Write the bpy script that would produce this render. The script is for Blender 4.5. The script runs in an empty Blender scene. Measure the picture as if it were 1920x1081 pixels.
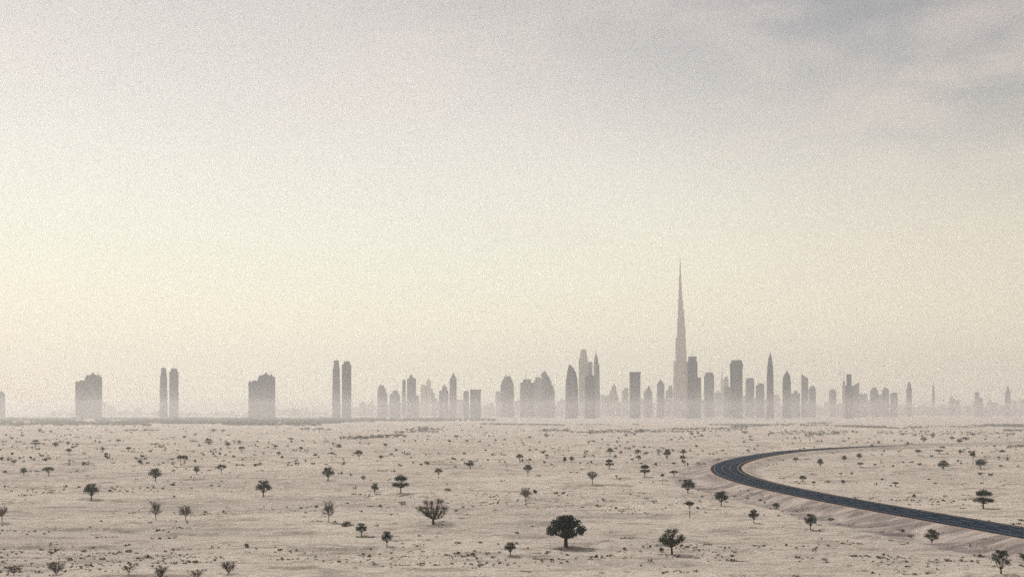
import bpy, math, random
import numpy as np
R = math.radians
random.seed(7)
scene = bpy.context.scene
COL = scene.collection

# ------------------------------------------------------------------ camera
H = 40.0            # camera height above the plain (m)
F = 35.0 / 36.0 * 1920.0
HZ = 768.0          # horizon row in the 1920 px frame
cam_d = bpy.data.cameras.new("camera")
cam = bpy.data.objects.new("camera", cam_d)
COL.objects.link(cam)
cam.location = (0, 0, H)
cam.rotation_euler = (R(90), 0, 0)
cam_d.lens = 35.0
cam_d.sensor_width = 36.0
cam_d.sensor_fit = 'HORIZONTAL'
cam_d.shift_y = (HZ - 540.5) / 1920.0
cam_d.clip_start = 1.0
cam_d.clip_end = 90000.0
scene.camera = cam

# ------------------------------------------------------------------ light
SUN_EL, SUN_AZ = 56.0, -48.0      # azimuth measured from the view direction, left is negative
sd = bpy.data.lights.new("sun", 'SUN')
sd.energy = 2.95
sd.angle = R(11)
sd.color = (1.0, 0.95, 0.90)
sun = bpy.data.objects.new("sun", sd)
COL.objects.link(sun)
from mathutils import Vector, Matrix, noise as mnoise
sdir = Vector((math.sin(R(SUN_AZ)) * math.cos(R(SUN_EL)), math.cos(R(SUN_AZ)) * math.cos(R(SUN_EL)), math.sin(R(SUN_EL))))
sun.rotation_euler = sdir.to_track_quat('Z', 'Y').to_euler()
sun.location = sdir * 3000

scene.view_settings.view_transform = 'Standard'
scene.view_settings.look = 'None'
scene.view_settings.exposure = 0.05
scene.view_settings.gamma = 1.0
scene.cycles.max_bounces = 6
scene.cycles.diffuse_bounces = 2
scene.cycles.glossy_bounces = 2
scene.cycles.transparent_max_bounces = 8
scene.cycles.volume_bounces = 3
scene.cycles.use_denoising = False
scene.cycles.use_adaptive_sampling = True
scene.cycles.adaptive_threshold = 0.03
scene.cycles.adaptive_min_samples = 6


def N(nt, kind, **kw):
    n = nt.nodes.new(kind)
    for k, v in kw.items():
        if k in ('operation', 'blend_type', 'data_type', 'noise_dimensions', 'sky_type', 'sun_disc', 'use_clamp',
                 'sun_elevation', 'sun_rotation', 'feature', 'wave_type', 'bands_direction', 'interpolation_type',
                 'air_density', 'dust_density', 'altitude', 'clamp', 'vector_type'):
            setattr(n, k, v)
    return n


def math_node(nt, op, a, b=None, c=None, clamp=False):
    n = nt.nodes.new('ShaderNodeMath')
    n.operation = op
    n.use_clamp = clamp
    for i, v in enumerate((a, b, c)):
        if v is None:
            continue
        if isinstance(v, (int, float)):
            n.inputs[i].default_value = v
        else:
            nt.links.new(v, n.inputs[i])
    return n.outputs[0]


def ramp(nt, fac, stops, interp='EASE'):
    n = nt.nodes.new('ShaderNodeValToRGB')
    cr = n.color_ramp
    cr.interpolation = interp
    while len(cr.elements) < len(stops):
        cr.elements.new(0.5)
    for e, (p, c) in zip(cr.elements, stops):
        e.position = p
        e.color = (c[0], c[1], c[2], 1)
    nt.links.new(fac, n.inputs[0])
    return n.outputs[0]


def mixc(nt, fac, a, b, mode='MIX'):
    n = nt.nodes.new('ShaderNodeMix')
    n.data_type = 'RGBA'
    n.blend_type = mode
    for sock, v in ((n.inputs[0], fac), (n.inputs[6], a), (n.inputs[7], b)):
        if isinstance(v, (int, float)):
            sock.default_value = v
        elif isinstance(v, tuple):
            sock.default_value = (v[0], v[1], v[2], 1)
        else:
            nt.links.new(v, sock)
    return n.outputs[2]


def srgb(r, g, b):
    f = lambda c: (c / 255 / 12.92) if c / 255 < 0.04045 else ((c / 255 + 0.055) / 1.055) ** 2.4
    return (f(r), f(g), f(b))


# world: clear sky behind a high thin veil of cloud and dust
world = bpy.data.worlds.new("World")
scene.world = world
world.use_nodes = True
nt = world.node_tree
nt.nodes.clear()
tc = nt.nodes.new('ShaderNodeTexCoord')
sep = nt.nodes.new('ShaderNodeSeparateXYZ')
nt.links.new(tc.outputs['Generated'], sep.inputs[0])
dx, dy, dz = sep.outputs
sky = nt.nodes.new('ShaderNodeTexSky')
sky.sky_type = 'NISHITA'
sky.sun_disc = False
sky.sun_elevation = R(SUN_EL)
sky.sun_rotation = R(SUN_AZ)
sky.dust_density = 4.0
skyc = mixc(nt, 1.0, sky.outputs[0], (0.10, 0.10, 0.10), 'MULTIPLY')
el = math_node(nt, 'MAXIMUM', dz, 0.0)
veil = ramp(nt, el, [(0.0, (1.12, 0.96, 0.64)), (0.05, (1.10, 1.00, 0.72)), (0.12, (0.94, 0.93, 0.72)),
                     (0.20, (0.86, 0.87, 0.75)), (0.28, (0.75, 0.71, 0.66)), (0.38, (0.57, 0.535, 0.52)),
                     (0.62, (0.46, 0.46, 0.47)), (1.0, (0.42, 0.43, 0.46))], 'B_SPLINE')
# the right-hand side is duller, bluer towards the top
side = math_node(nt, 'MULTIPLY_ADD', dz, 1.55, math_node(nt, 'MULTIPLY', dx, 1.0))
side = nt.nodes.new('ShaderNodeMapRange')
side.interpolation_type = 'SMOOTHSTEP'
side.inputs[1].default_value = 0.36
side.inputs[2].default_value = 1.12
nt.links.new(math_node(nt, 'MULTIPLY_ADD', dz, 1.55, dx), side.inputs[0])
veil = mixc(nt, side.outputs[0], veil, srgb(122, 129, 140))
# warm dusty tint low on the right
warm = nt.nodes.new('ShaderNodeMapRange')
warm.interpolation_type = 'SMOOTHSTEP'
warm.inputs[1].default_value = -0.1
warm.inputs[2].default_value = 0.5
nt.links.new(dx, warm.inputs[0])
wlow = nt.nodes.new('ShaderNodeMapRange')
wlow.interpolation_type = 'SMOOTHSTEP'
wlow.inputs[1].default_value = 0.0
wlow.inputs[2].default_value = 0.36
wlow.inputs[3].default_value = 1.0
wlow.inputs[4].default_value = 0.0
nt.links.new(dz, wlow.inputs[0])
veil = mixc(nt, math_node(nt, 'MULTIPLY', math_node(nt, 'MULTIPLY', warm.outputs[0], wlow.outputs[0]), 0.85), veil, (1.0, 0.88, 0.66))
# streaky high cloud, laid out on a cloud plane overhead
den = math_node(nt, 'ADD', el, 0.10)
comb = nt.nodes.new('ShaderNodeCombineXYZ')
nt.links.new(math_node(nt, 'ARCTAN2', dx, dy), comb.inputs[0])
nt.links.new(math_node(nt, 'POWER', den, 0.8), comb.inputs[1])
mp = nt.nodes.new('ShaderNodeMapping')
mp.inputs['Rotation'].default_value = (0, 0, R(-7))
mp.inputs['Scale'].default_value = (4.4, 14.0, 1)
nt.links.new(comb.outputs[0], mp.inputs[0])
cn = nt.nodes.new('ShaderNodeTexNoise')
cn.inputs['Scale'].default_value = 1.15
cn.inputs['Detail'].default_value = 7
cn.inputs['Roughness'].default_value = 0.55
cn.inputs['Distortion'].default_value = 0.25
nt.links.new(mp.outputs[0], cn.inputs[0])
cmr = nt.nodes.new('ShaderNodeMapRange')
cmr.interpolation_type = 'SMOOTHSTEP'
cmr.inputs[1].default_value = 0.40
cmr.inputs[2].default_value = 0.66
nt.links.new(cn.outputs[0], cmr.inputs[0])
rt = nt.nodes.new('ShaderNodeMapRange')
rt.inputs[1].default_value = -0.25
rt.inputs[2].default_value = 0.35
rt.inputs[3].default_value = 0.10
rt.inputs[4].default_value = 0.46
nt.links.new(dx, rt.inputs[0])
upl = nt.nodes.new('ShaderNodeMapRange')
upl.interpolation_type = 'SMOOTHSTEP'
upl.inputs[1].default_value = 0.03
upl.inputs[2].default_value = 0.26
nt.links.new(dz, upl.inputs[0])
lft = nt.nodes.new('ShaderNodeMapRange')
lft.interpolation_type = 'SMOOTHSTEP'
lft.inputs[1].default_value = -0.52
lft.inputs[2].default_value = -0.20
lft.inputs[3].default_value = 1.0
lft.inputs[4].default_value = 0.0
nt.links.new(dx, lft.inputs[0])
lm = nt.nodes.new('ShaderNodeMapRange')
lm.interpolation_type = 'SMOOTHSTEP'
lm.inputs[1].default_value = 0.0
lm.inputs[2].default_value = 0.15
lm.inputs[3].default_value = 0.6
lm.inputs[4].default_value = 0.0
nt.links.new(dz, lm.inputs[0])
veil = mixc(nt, math_node(nt, 'MULTIPLY', lft.outputs[0], lm.outputs[0]), veil, (0.98, 0.72, 0.44))
cf = math_node(nt, 'MULTIPLY', math_node(nt, 'MULTIPLY', cmr.outputs[0], rt.outputs[0]), upl.outputs[0])
veil = mixc(nt, cf, veil, srgb(234, 218, 206))
final = mixc(nt, 0.93, skyc, veil)
below = math_node(nt, 'LESS_THAN', dz, -0.002)
final = mixc(nt, below, final, (0.40, 0.35, 0.29))
bg = nt.nodes.new('ShaderNodeBackground')
bg.inputs[1].default_value = 1.0
nt.links.new(final, bg.inputs[0])
wo = nt.nodes.new('ShaderNodeOutputWorld')
nt.links.new(bg.outputs[0], wo.inputs[0])


# ------------------------------------------------------------------ helpers
def tag(o, label=None, cat=None, group=None, kind=None):
    if label: o['label'] = label
    if cat: o['category'] = cat
    if group: o['group'] = group
    if kind: o['kind'] = kind
    return o


def empty(name, loc=(0, 0, 0), rz=0.0, link=True):
    o = bpy.data.objects.new(name, None)
    o.location = loc
    o.rotation_euler = (0, 0, rz)
    o.empty_display_size = 1.0
    if link: COL.objects.link(o)
    return o


def mesh_obj(name, verts, faces, mat, parent=None, smooth=False, link=True):
    me = bpy.data.meshes.new(name)
    me.from_pydata([tuple(v) for v in verts], [], faces)
    me.update()
    if smooth:
        me.polygons.foreach_set('use_smooth', [True] * len(me.polygons))
    if mat: me.materials.append(mat)
    o = bpy.data.objects.new(name, me)
    if link: COL.objects.link(o)
    if parent is not None: o.parent = parent
    return o


def quads_mesh(name, V, nper, mat, parent=None, link=True):
    """V: (n*nper,3) array of separate polygons with nper corners each (fast path)."""
    V = np.asarray(V, dtype=np.float32)
    n = len(V) // nper
    me = bpy.data.meshes.new(name)
    me.vertices.add(len(V))
    me.vertices.foreach_set('co', V.ravel())
    me.loops.add(n * nper)
    me.loops.foreach_set('vertex_index', np.arange(n * nper, dtype=np.int32))
    me.polygons.add(n)
    me.polygons.foreach_set('loop_start', np.arange(0, n * nper, nper, dtype=np.int32))
    me.update(calc_edges=True)
    me.materials.append(mat)
    o = bpy.data.objects.new(name, me)
    if link: COL.objects.link(o)
    if parent is not None: o.parent = parent
    return o


class MB:
    def __init__(self):
        self.v = []
        self.f = []

    def prism(self, ring0, ring1, cap0=True, cap1=True):
        b = len(self.v)
        n = len(ring0)
        self.v += list(ring0) + list(ring1)
        for i in range(n):
            j = (i + 1) % n
            self.f.append((b + i, b + j, b + n + j, b + n + i))
        if cap0: self.f.append(tuple(b + i for i in reversed(range(n))))
        if cap1: self.f.append(tuple(b + n + i for i in range(n)))

    def tube(self, pts, rads, n=6):
        rings = []
        for i, p in enumerate(pts):
            p = Vector(p)
            a = Vector(pts[max(0, i - 1)])
            c = Vector(pts[min(len(pts) - 1, i + 1)])
            d = (c - a)
            if d.length < 1e-6: d = Vector((0, 0, 1))
            d.normalize()
            up = Vector((0, 0, 1)) if abs(d.z) < 0.9 else Vector((1, 0, 0))
            s = d.cross(up).normalized()
            t = s.cross(d).normalized()
            rings.append([p + (s * math.cos(2 * math.pi * k / n) + t * math.sin(2 * math.pi * k / n)) * rads[i] for k in range(n)])
        b = len(self.v)
        for r in rings: self.v += r
        for i in range(len(rings) - 1):
            for k in range(n):
                j = (k + 1) % n
                self.f.append((b + i * n + k, b + i * n + j, b + (i + 1) * n + j, b + (i + 1) * n + k))
        self.f.append(tuple(b + (len(rings) - 1) * n + k for k in range(n)))

    def build(self, name, mat, parent=None, smooth=False, link=True):
        return mesh_obj(name, self.v, self.f, mat, parent, smooth, link)


def new_mat(name):
    m = bpy.data.materials.new(name)
    m.use_nodes = True
    nt = m.node_tree
    return m, nt, nt.nodes['Principled BSDF']


def noise_tex(nt, vec, scale, detail=4, rough=0.5, dist=0.0):
    n = nt.nodes.new('ShaderNodeTexNoise')
    n.inputs['Scale'].default_value = scale
    n.inputs['Detail'].default_value = detail
    n.inputs['Roughness'].default_value = rough
    n.inputs['Distortion'].default_value = dist
    if vec is not None: nt.links.new(vec, n.inputs['Vector'])
    return n.outputs[0]


def mapped(nt, sx, sy, sz, rz=0.0, src='Object'):
    t = nt.nodes.new('ShaderNodeTexCoord')
    m = nt.nodes.new('ShaderNodeMapping')
    m.inputs['Scale'].default_value = (sx, sy, sz)
    m.inputs['Rotation'].default_value = (0, 0, rz)
    nt.links.new(t.outputs[src], m.inputs[0])
    return m.outputs[0]


def smap(nt, val, a, b, lo=0.0, hi=1.0):
    n = nt.nodes.new('ShaderNodeMapRange')
    n.interpolation_type = 'SMOOTHSTEP'
    for i, v in ((1, a), (2, b), (3, lo), (4, hi)):
        n.inputs[i].default_value = v
    nt.links.new(val, n.inputs[0])
    return n.outputs[0]


# ------------------------------------------------------------------ road centre line
ROAD_Z = 3.4
outer_px = [(1560, 838.2), (1462.8, 844.4), (1433, 848.8), (1403.6, 852.5), (1374, 858.5), (1351.8, 864.4), (1335.5, 869.6),
            (1328.9, 877), (1331.8, 884.4), (1341.4, 890.3), (1359.2, 897.7), (1388.8, 906.6), (1418.4, 913.2), (1448, 920.6),
            (1485, 928), (1560, 942.4), (1660, 961.7), (1764, 978.8), (1853.6, 995.2), (1920, 1007.9)]


def road_pt(px, py, z=ROAD_Z):
    y = (H - z) * F / (py - HZ)
    return np.array([(px - 960) / F * y, y])


op = [road_pt(*p) for p in outer_px]
# smooth the traced outer edge, then step half a road width to the inside
RW = 9.3
ctrl = [np.array([760.0, 1262.0]), np.array([470.0, 1102.0])] + op
d0 = (op[-1] - op[-4]) / np.linalg.norm(op[-1] - op[-4])
ctrl += [op[-1] + d0 * 120, op[-1] + d0 * 320, op[-1] + d0 * 700, op[-1] + d0 * 1300]
ctrl = [np.array([2600.0, 1900.0]), np.array([1500.0, 1560.0])] + ctrl


def resample(P, step):
    P = np.array(P)
    s = np.r_[0, np.cumsum(np.linalg.norm(np.diff(P, axis=0), axis=1))]
    n = int(s[-1] / step)
    t = np.linspace(0, s[-1], n)
    return np.c_[np.interp(t, s, P[:, 0]), np.interp(t, s, P[:, 1])]


C = resample(ctrl, 6.0)
for _ in range(60):
    C[1:-1] = 0.25 * C[:-2] + 0.5 * C[1:-1] + 0.25 * C[2:]
T = np.gradient(C, axis=0)
T /= np.linalg.norm(T, axis=1)[:, None]
NRM = np.c_[-T[:, 1], T[:, 0]]      # left of travel (travel comes towards the camera) = inside of the bend
C = C + NRM * RW
C = resample(C, 5.0)
for _ in range(10):
    C[1:-1] = 0.25 * C[:-2] + 0.5 * C[1:-1] + 0.25 * C[2:]
T = np.gradient(C, axis=0)
T /= np.linalg.norm(T, axis=1)[:, None]
NRM = np.c_[-T[:, 1], T[:, 0]]
ARC = np.r_[0, np.cumsum(np.linalg.norm(np.diff(C, axis=0), axis=1))]


# ------------------------------------------------------------------ terrain
def _hash(ix, iy, seed):
    n = (ix.astype(np.int64) * 374761393 + iy.astype(np.int64) * 668265263 + seed * 1274126177) & 0xFFFFFFFF
    n = ((n ^ (n >> 13)) * 1274126177) & 0xFFFFFFFF
    n = (n ^ (n >> 16)) & 0xFFFFFFFF
    return n.astype(np.float64) / 4294967295.0


def vnoise(x, y, seed=0):
    ix, iy = np.floor(x), np.floor(y)
    fx, fy = x - ix, y - iy
    fx = fx * fx * fx * (fx * (fx * 6 - 15) + 10)
    fy = fy * fy * fy * (fy * (fy * 6 - 15) + 10)
    a = _hash(ix, iy, seed); b = _hash(ix + 1, iy, seed)
    c = _hash(ix, iy + 1, seed); d = _hash(ix + 1, iy + 1, seed)
    return (a * (1 - fx) + b * fx) * (1 - fy) + (c * (1 - fx) + d * fx) * fy


def sstep(a, b, x):
    t = np.clip((x - a) / (b - a), 0, 1)
    return t * t * (3 - 2 * t)


def road_field(X, Y):
    """distance to the centre line, signed side (+ inside the bend), arc length"""
    D = np.full(X.shape, 1e6)
    S = np.ones(X.shape)
    A = np.zeros(X.shape)
    m = (Y < 1500) & (Y > -1100) & (X > 40) & (X < 1200)
    idx = np.nonzero(m)[0]
    for k in range(0, len(idx), 20000):
        ii = idx[k:k + 20000]
        px, py = X[ii], Y[ii]
        d2 = (px[:, None] - C[None, :, 0]) ** 2 + (py[:, None] - C[None, :, 1]) ** 2
        j = d2.argmin(1)
        vx, vy = px - C[j, 0], py - C[j, 1]
        al = vx * T[j, 0] + vy * T[j, 1]
        pe = vx * NRM[j, 0] + vy * NRM[j, 1]
        D[ii] = np.where(np.abs(al) < 8, np.abs(pe), np.sqrt(d2[np.arange(len(ii)), j]))
        S[ii] = np.sign(pe)
        A[ii] = ARC[j] + al
    return D, S, A


def terrain(X, Y):
    X = np.atleast_1d(np.asarray(X, float)); Y = np.atleast_1d(np.asarray(Y, float))
    shp = X.shape
    X = X.ravel(); Y = Y.ravel()
    h = 1.6 * (vnoise(X / 240 + 3, Y / 170 + 8, 1) - 0.5) * 2 * 0.5
    wx = X + 26 * (vnoise(X / 90, Y / 90, 11) - 0.5)
    wy = Y + 22 * (vnoise(X / 120 + 5, Y / 60, 12) - 0.5) + 0.10 * X * 0.6
    h += 1.3 * (vnoise(wx / 62, wy / 24, 2) - 0.5)
    n3 = vnoise(wx / 46, wy / 11, 3)
    h += 0.85 * sstep(0.56, 0.66, n3)                # small eroded ledges, drawn out sideways
    n4 = vnoise(wx / 21 + 9, wy / 6.5, 4)
    h += 0.45 * sstep(0.60, 0.68, n4)
    h += 0.42 * (vnoise(wx / 7, wy / 3.2, 5) - 0.5)
    far = sstep(1500, 4500, np.hypot(X, Y))
    h = h * (1 - 0.75 * far)
    D, S, A = road_field(X, Y)
    inner = 10.6
    wob = (vnoise(A / 31, A * 0 + 3, 21) - 0.5)
    w_out = 21 + 9 * wob
    w_in = 11.0
    w = np.where(S < 0, w_out, w_in)
    t = np.clip((D - inner) / w, 0, 1)
    k = 1 - t * t * (3 - 2 * t)
    gul = (np.abs(vnoise(A / 4.6 + t * 1.4, t * 1.1 + 4, 22) - 0.5) * 2) ** 0.8
    gul2 = vnoise(A / 1.9 + t * 1.8, t * 1.3 + 8, 24)
    cut = np.where(S < 0, 2.3, 0.6) * np.clip(4 * t * (1 - t), 0, 1) * ((1 - gul) * 0.8 + gul2 * 0.45)
    hr = (ROAD_Z - 0.22) * k + h * (1 - k) * (1 - 0.6 * np.exp(-((D / 60) ** 2))) - cut
    h = np.where(D < 400, hr, h)
    return h.reshape(shp)


def gz(x, y):
    return float(terrain([x], [y])[0])


def ground_at(px, py):
    y = H * F / (py - HZ)
    for _ in range(5):
        x = (px - 960) / F * y
        y = (H - gz(x, y)) * F / (py - HZ)
    x = (px - 960) / F * y
    return x, y, gz(x, y)


rows = np.concatenate([-np.geomspace(1600, 20, 26), [0, 30, 60, 90, 120, 145, 165, 180],
                       np.geomspace(190, 1300, 760), np.geomspace(1310, 5200, 190), np.geomspace(5400, 17000, 34)])
tcol = np.linspace(-1, 1, 861)
tt = np.sign(tcol) * (0.80 * np.abs(tcol) + 0.20 * np.abs(tcol) ** 5)
YY = np.repeat(rows[:, None], len(tt), 1)
WW = 0.74 * np.maximum(YY, 0) + 70 + 2200 * sstep(150, -1600, YY) + 1.6 * np.maximum(-YY, 0)
XX = tt[None, :] * WW
ZZ = terrain(XX, YY)
nr, nc = XX.shape
me = bpy.data.meshes.new('ground')
V = np.stack([XX, YY, ZZ], -1).reshape(-1, 3).astype(np.float32)
me.vertices.add(len(V))
me.vertices.foreach_set('co', V.ravel())
ii = (np.arange(nr - 1)[:, None] * nc + np.arange(nc - 1)[None, :]).ravel()
Q = np.stack([ii, ii + 1, ii + nc + 1, ii + nc], -1).astype(np.int32)
me.loops.add(Q.size)
me.loops.foreach_set('vertex_index', Q.ravel())
me.polygons.add(len(Q))
me.polygons.foreach_set('loop_start', np.arange(0, Q.size, 4, dtype=np.int32))
me.polygons.foreach_set('use_smooth', np.ones(len(Q), dtype=bool))
me.update(calc_edges=True)

# ground material: pale sand, gravel lag, darker crusts stretched along the drainage lines
m, nt, bs = new_mat('sand')
v1 = mapped(nt, 1, 1, 1)
big = noise_tex(nt, mapped(nt, 0.004, 0.010, 0.01, 0.06), 1.0, 5, 0.55, 0.6)
mid = noise_tex(nt, mapped(nt, 0.026, 0.070, 0.05, 0.10), 1.0, 7, 0.66, 1.3)
fine = noise_tex(nt, mapped(nt, 0.17, 0.30, 0.3, 0.05), 1.0, 8, 0.70, 0.4)
grit = noise_tex(nt, mapped(nt, 1.1, 1.4, 1.0), 1.0, 3, 0.7)
spk = noise_tex(nt, mapped(nt, 0.42, 0.85, 0.5, 0.08), 1.0, 2, 0.5)
c = mixc(nt, smap(nt, big, 0.42, 0.60), (0.610, 0.532, 0.447), (0.514, 0.445, 0.379))
c = mixc(nt, smap(nt, mid, 0.50, 0.62, 0, 0.85), c, (0.337, 0.284, 0.242))
c = mixc(nt, smap(nt, mid, 0.42, 0.28, 0, 0.6), c, (0.728, 0.651, 0.545))
c = mixc(nt, smap(nt, fine, 0.555, 0.67, 0, 0.85), c, (0.251, 0.212, 0.172))
c = mixc(nt, smap(nt, fine, 0.45, 0.32, 0, 0.65), c, (0.813, 0.738, 0.643))
c = mixc(nt, smap(nt, spk, 0.64, 0.72, 0, 0.7), c, (0.166, 0.141, 0.114))
c = mixc(nt, smap(nt, grit, 0.3, 0.7, 0, 0.35), c, (0.289, 0.250, 0.207))
# embankment fill: brownish crushed rock, held in a face attribute painted from distance to the road
at = nt.nodes.new('ShaderNodeAttribute')
at.attribute_name = 'fill'
agu = nt.nodes.new('ShaderNodeAttribute')
agu.attribute_name = 'gully'
av = nt.nodes.new('ShaderNodeAttribute')
av.attribute_name = 'verge'
c = mixc(nt, math_node(nt, 'MULTIPLY', at.outputs['Fac'], 0.88), c,
         mixc(nt, smap(nt, agu.outputs['Fac'], 0.25, 0.8), (0.46, 0.395, 0.35), mixc(nt, smap(nt, fine, 0.35, 0.65), (0.27, 0.222, 0.205), (0.175, 0.145, 0.140))))
c = mixc(nt, av.outputs['Fac'], c, (0.46, 0.27, 0.155))
nt.links.new(c, bs.inputs['Base Color'])
bs.inputs['Roughness'].default_value = 0.95
bs.inputs['Specular IOR Level'].default_value = 0.15
bmp = nt.nodes.new('ShaderNodeBump')
bmp.inputs['Strength'].default_value = 0.75
bmp.inputs['Distance'].default_value = 2.3
hsum = math_node(nt, 'ADD', math_node(nt, 'MULTIPLY', fine, 1.0), math_node(nt, 'MULTIPLY', grit, 0.35))
nt.links.new(hsum, bmp.inputs['Height'])
nt.links.new(bmp.outputs[0], bs.inputs['Normal'])
me.materials.append(m)
Dv, Sv, Av = road_field(V[:, 0].astype(float), V[:, 1].astype(float))
wv = np.where(Sv < 0, 23 + 9 * (vnoise(Av / 31, Av * 0 + 3, 21) - 0.5) * 1.0, 9)
fill = (1 - sstep(0.80, 1.12, (Dv - 10) / wv + 0.25 * (vnoise(V[:, 0] / 5, V[:, 1] / 5, 31) - 0.5))) * np.where(Sv < 0, 1, 0.35)
verge = (1 - sstep(9.9, 10.8, Dv)) * 0.85 * (1 - sstep(750, 950, V[:, 1]))
tq = np.clip((Dv - 10.6) / 21, 0, 1)
gully = (np.abs(vnoise(Av / 4.6 + tq * 1.4, tq * 1.1 + 4, 22) - 0.5) * 2) ** 0.8 * .7 + .45 * vnoise(Av / 1.9 + tq * 1.8, tq * 1.3 + 8, 24)
for nm, arr in (('fill', fill), ('verge', verge), ('gully', gully)):
    a = me.attributes.new(nm, 'FLOAT', 'POINT')
    a.data.foreach_set('value', arr.astype(np.float32))
g = bpy.data.objects.new('ground', me)
COL.objects.link(g)
tag(g, kind='structure')

# ------------------------------------------------------------------ road
m_as, nt, bs = new_mat('asphalt')
n1 = noise_tex(nt, mapped(nt, 0.35, 0.35, 0.35), 1.0, 5, 0.6)
n2 = noise_tex(nt, mapped(nt, 0.03, 0.05, 0.05), 1.0, 4, 0.6, 0.5)
c = mixc(nt, smap(nt, n1, 0.3, 0.7), (0.004, 0.011, 0.024), (0.013, 0.025, 0.044))
c = mixc(nt, smap(nt, n2, 0.45, 0.7, 0, 0.35), c, (0.035, 0.047, 0.062))
# asphalt mixes towards a sand colour along the far arm, so it fades out
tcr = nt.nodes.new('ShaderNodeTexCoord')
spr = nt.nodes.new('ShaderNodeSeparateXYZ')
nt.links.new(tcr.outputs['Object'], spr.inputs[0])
far_fade = math_node(nt, 'ADD', smap(nt, spr.outputs[1], 900, 1130, 0.0, 0.62), math_node(nt, 'MULTIPLY', n2, 0.35))
c = mixc(nt, smap(nt, far_fade, 0.22, 0.95, 0, 0.85), c, (0.50, 0.43, 0.36))
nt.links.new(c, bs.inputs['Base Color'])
bs.inputs['Roughness'].default_value = 0.9
bs.inputs['Specular IOR Level'].default_value = 0.03


def paint_mat(name, col):
    m, nt, bs = new_mat(name)
    n = noise_tex(nt, mapped(nt, 0.8, 0.8, 0.8), 1.0, 4, 0.7)
    nt.links.new(mixc(nt, smap(nt, n, 0.5, 0.75, 0, 0.7), col, (0.06, 0.07, 0.085)), bs.inputs['Base Color'])
    bs.inputs['Roughness'].default_value = 0.8
    return m


m_white = paint_mat('worn_white_paint', (0.20, 0.21, 0.22))
m_yel = paint_mat('worn_yellow_paint', (0.38, 0.27, 0.11))


def ribbon(o0, o1, z0, z1, name, mat, kind=None, dash=None, parent=None, skirt=None):
    mb = MB()
    n = len(C)
    if dash is None:
        segs = [(0, n - 1)]
        b = len(mb.v)
        for i in range(n):
            a = C[i] + NRM[i] * o0
            c = C[i] + NRM[i] * o1
            mb.v += [(a[0], a[1], z1), (c[0], c[1], z1)]
            if skirt: mb.v += [(a[0] - NRM[i][0] * .5, a[1] - NRM[i][1] * .5, z1 - skirt), (c[0] + NRM[i][0] * .5, c[1] + NRM[i][1] * .5, z1 - skirt)]
        st = 4 if skirt else 2
        for i in range(n - 1):
            p, q = b + i * st, b + (i + 1) * st
            mb.f.append((p, q, q + 1, p + 1))
            if skirt:
                mb.f.append((p + 2, q + 2, q, p))
                mb.f.append((p + 1, q + 1, q + 3, p + 3))
    else:
        L, G = dash
        s = 0.0
        while s < ARC[-1] - L:
            pts = []
            for k in (0, 1):
                t = s + k * L
                cx = np.interp(t, ARC, C[:, 0]); cy = np.interp(t, ARC, C[:, 1])
                nx = np.interp(t, ARC, NRM[:, 0]); ny = np.interp(t, ARC, NRM[:, 1])
                pts.append((cx + nx * o0, cy + ny * o0, z1)); pts.append((cx + nx * o1, cy + ny * o1, z1))
            b = len(mb.v)
            mb.v += pts
            mb.f.append((b, b + 2, b + 3, b + 1))
            s += L + G
    o = mb.build(name, mat, parent)
    if kind: tag(o, kind=kind)
    return o


ribbon(-RW, RW, 0, ROAD_Z, 'road', m_as, 'structure', skirt=0.5)
ribbon(-RW + 1.9, -RW + 2.15, 0, ROAD_Z + .02, 'road_marking', m_white, 'structure')
ribbon(RW - 2.25, RW - 1.95, 0, ROAD_Z + .02, 'road_marking', m_yel, 'structure')
for o in (-2.45, 2.35):
    ribbon(o - .12, o + .12, 0, ROAD_Z + .02, 'road_marking', m_white, 'structure', dash=(7, 5))

# ------------------------------------------------------------------ plant materials


def leaf_mat(name, a, b):
    m, nt, bs = new_mat(name)
    ge = nt.nodes.new('ShaderNodeNewGeometry')
    n = noise_tex(nt, mapped(nt, 1.2, 1.2, 1.2), 1.0, 3, 0.6)
    f = math_node(nt, 'MULTIPLY_ADD', ge.outputs['Random Per Island'], 0.6, math_node(nt, 'MULTIPLY', n, 0.5), clamp=True)
    nt.links.new(mixc(nt, f, a, b), bs.inputs['Base Color'])
    bs.inputs['Roughness'].default_value = 0.75
    bs.inputs['Specular IOR Level'].default_value = 0.2
    return m


def bark_mat(name, a, b):
    m, nt, bs = new_mat(name)
    n = noise_tex(nt, mapped(nt, 3, 3, 0.7), 1.0, 4, 0.6)
    nt.links.new(mixc(nt, smap(nt, n, 0.3, 0.7), a, b), bs.inputs['Base Color'])
    bs.inputs['Roughness'].default_value = 0.9
    return m


LEAF_DARK = leaf_mat('dark_leaves', (0.014, 0.024, 0.024), (0.042, 0.060, 0.052))
LEAF_MID = leaf_mat('green_leaves', (0.030, 0.040, 0.030), (0.075, 0.085, 0.062))
LEAF_DUST = leaf_mat('dusty_leaves', (0.070, 0.070, 0.055), (0.150, 0.140, 0.110))
STONE = leaf_mat('brown_stones', (0.075, 0.062, 0.050), (0.20, 0.165, 0.13))
LEAF_SCRUB = leaf_mat('dry_scrub_leaves', (0.040, 0.036, 0.028), (0.105, 0.090, 0.068))
TWIG = leaf_mat('bare_twigs', (0.060, 0.050, 0.044), (0.135, 0.115, 0.098))
TWIG_PALE = leaf_mat('pale_bare_twigs', (0.13, 0.115, 0.10), (0.23, 0.205, 0.18))
BARK = bark_mat('dark_bark', (0.025, 0.021, 0.019), (0.060, 0.050, 0.042))
BARK_P = bark_mat('pale_bark', (0.085, 0.072, 0.062), (0.16, 0.14, 0.12))


def rng(seed):
    return np.random.default_rng(seed)


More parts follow.
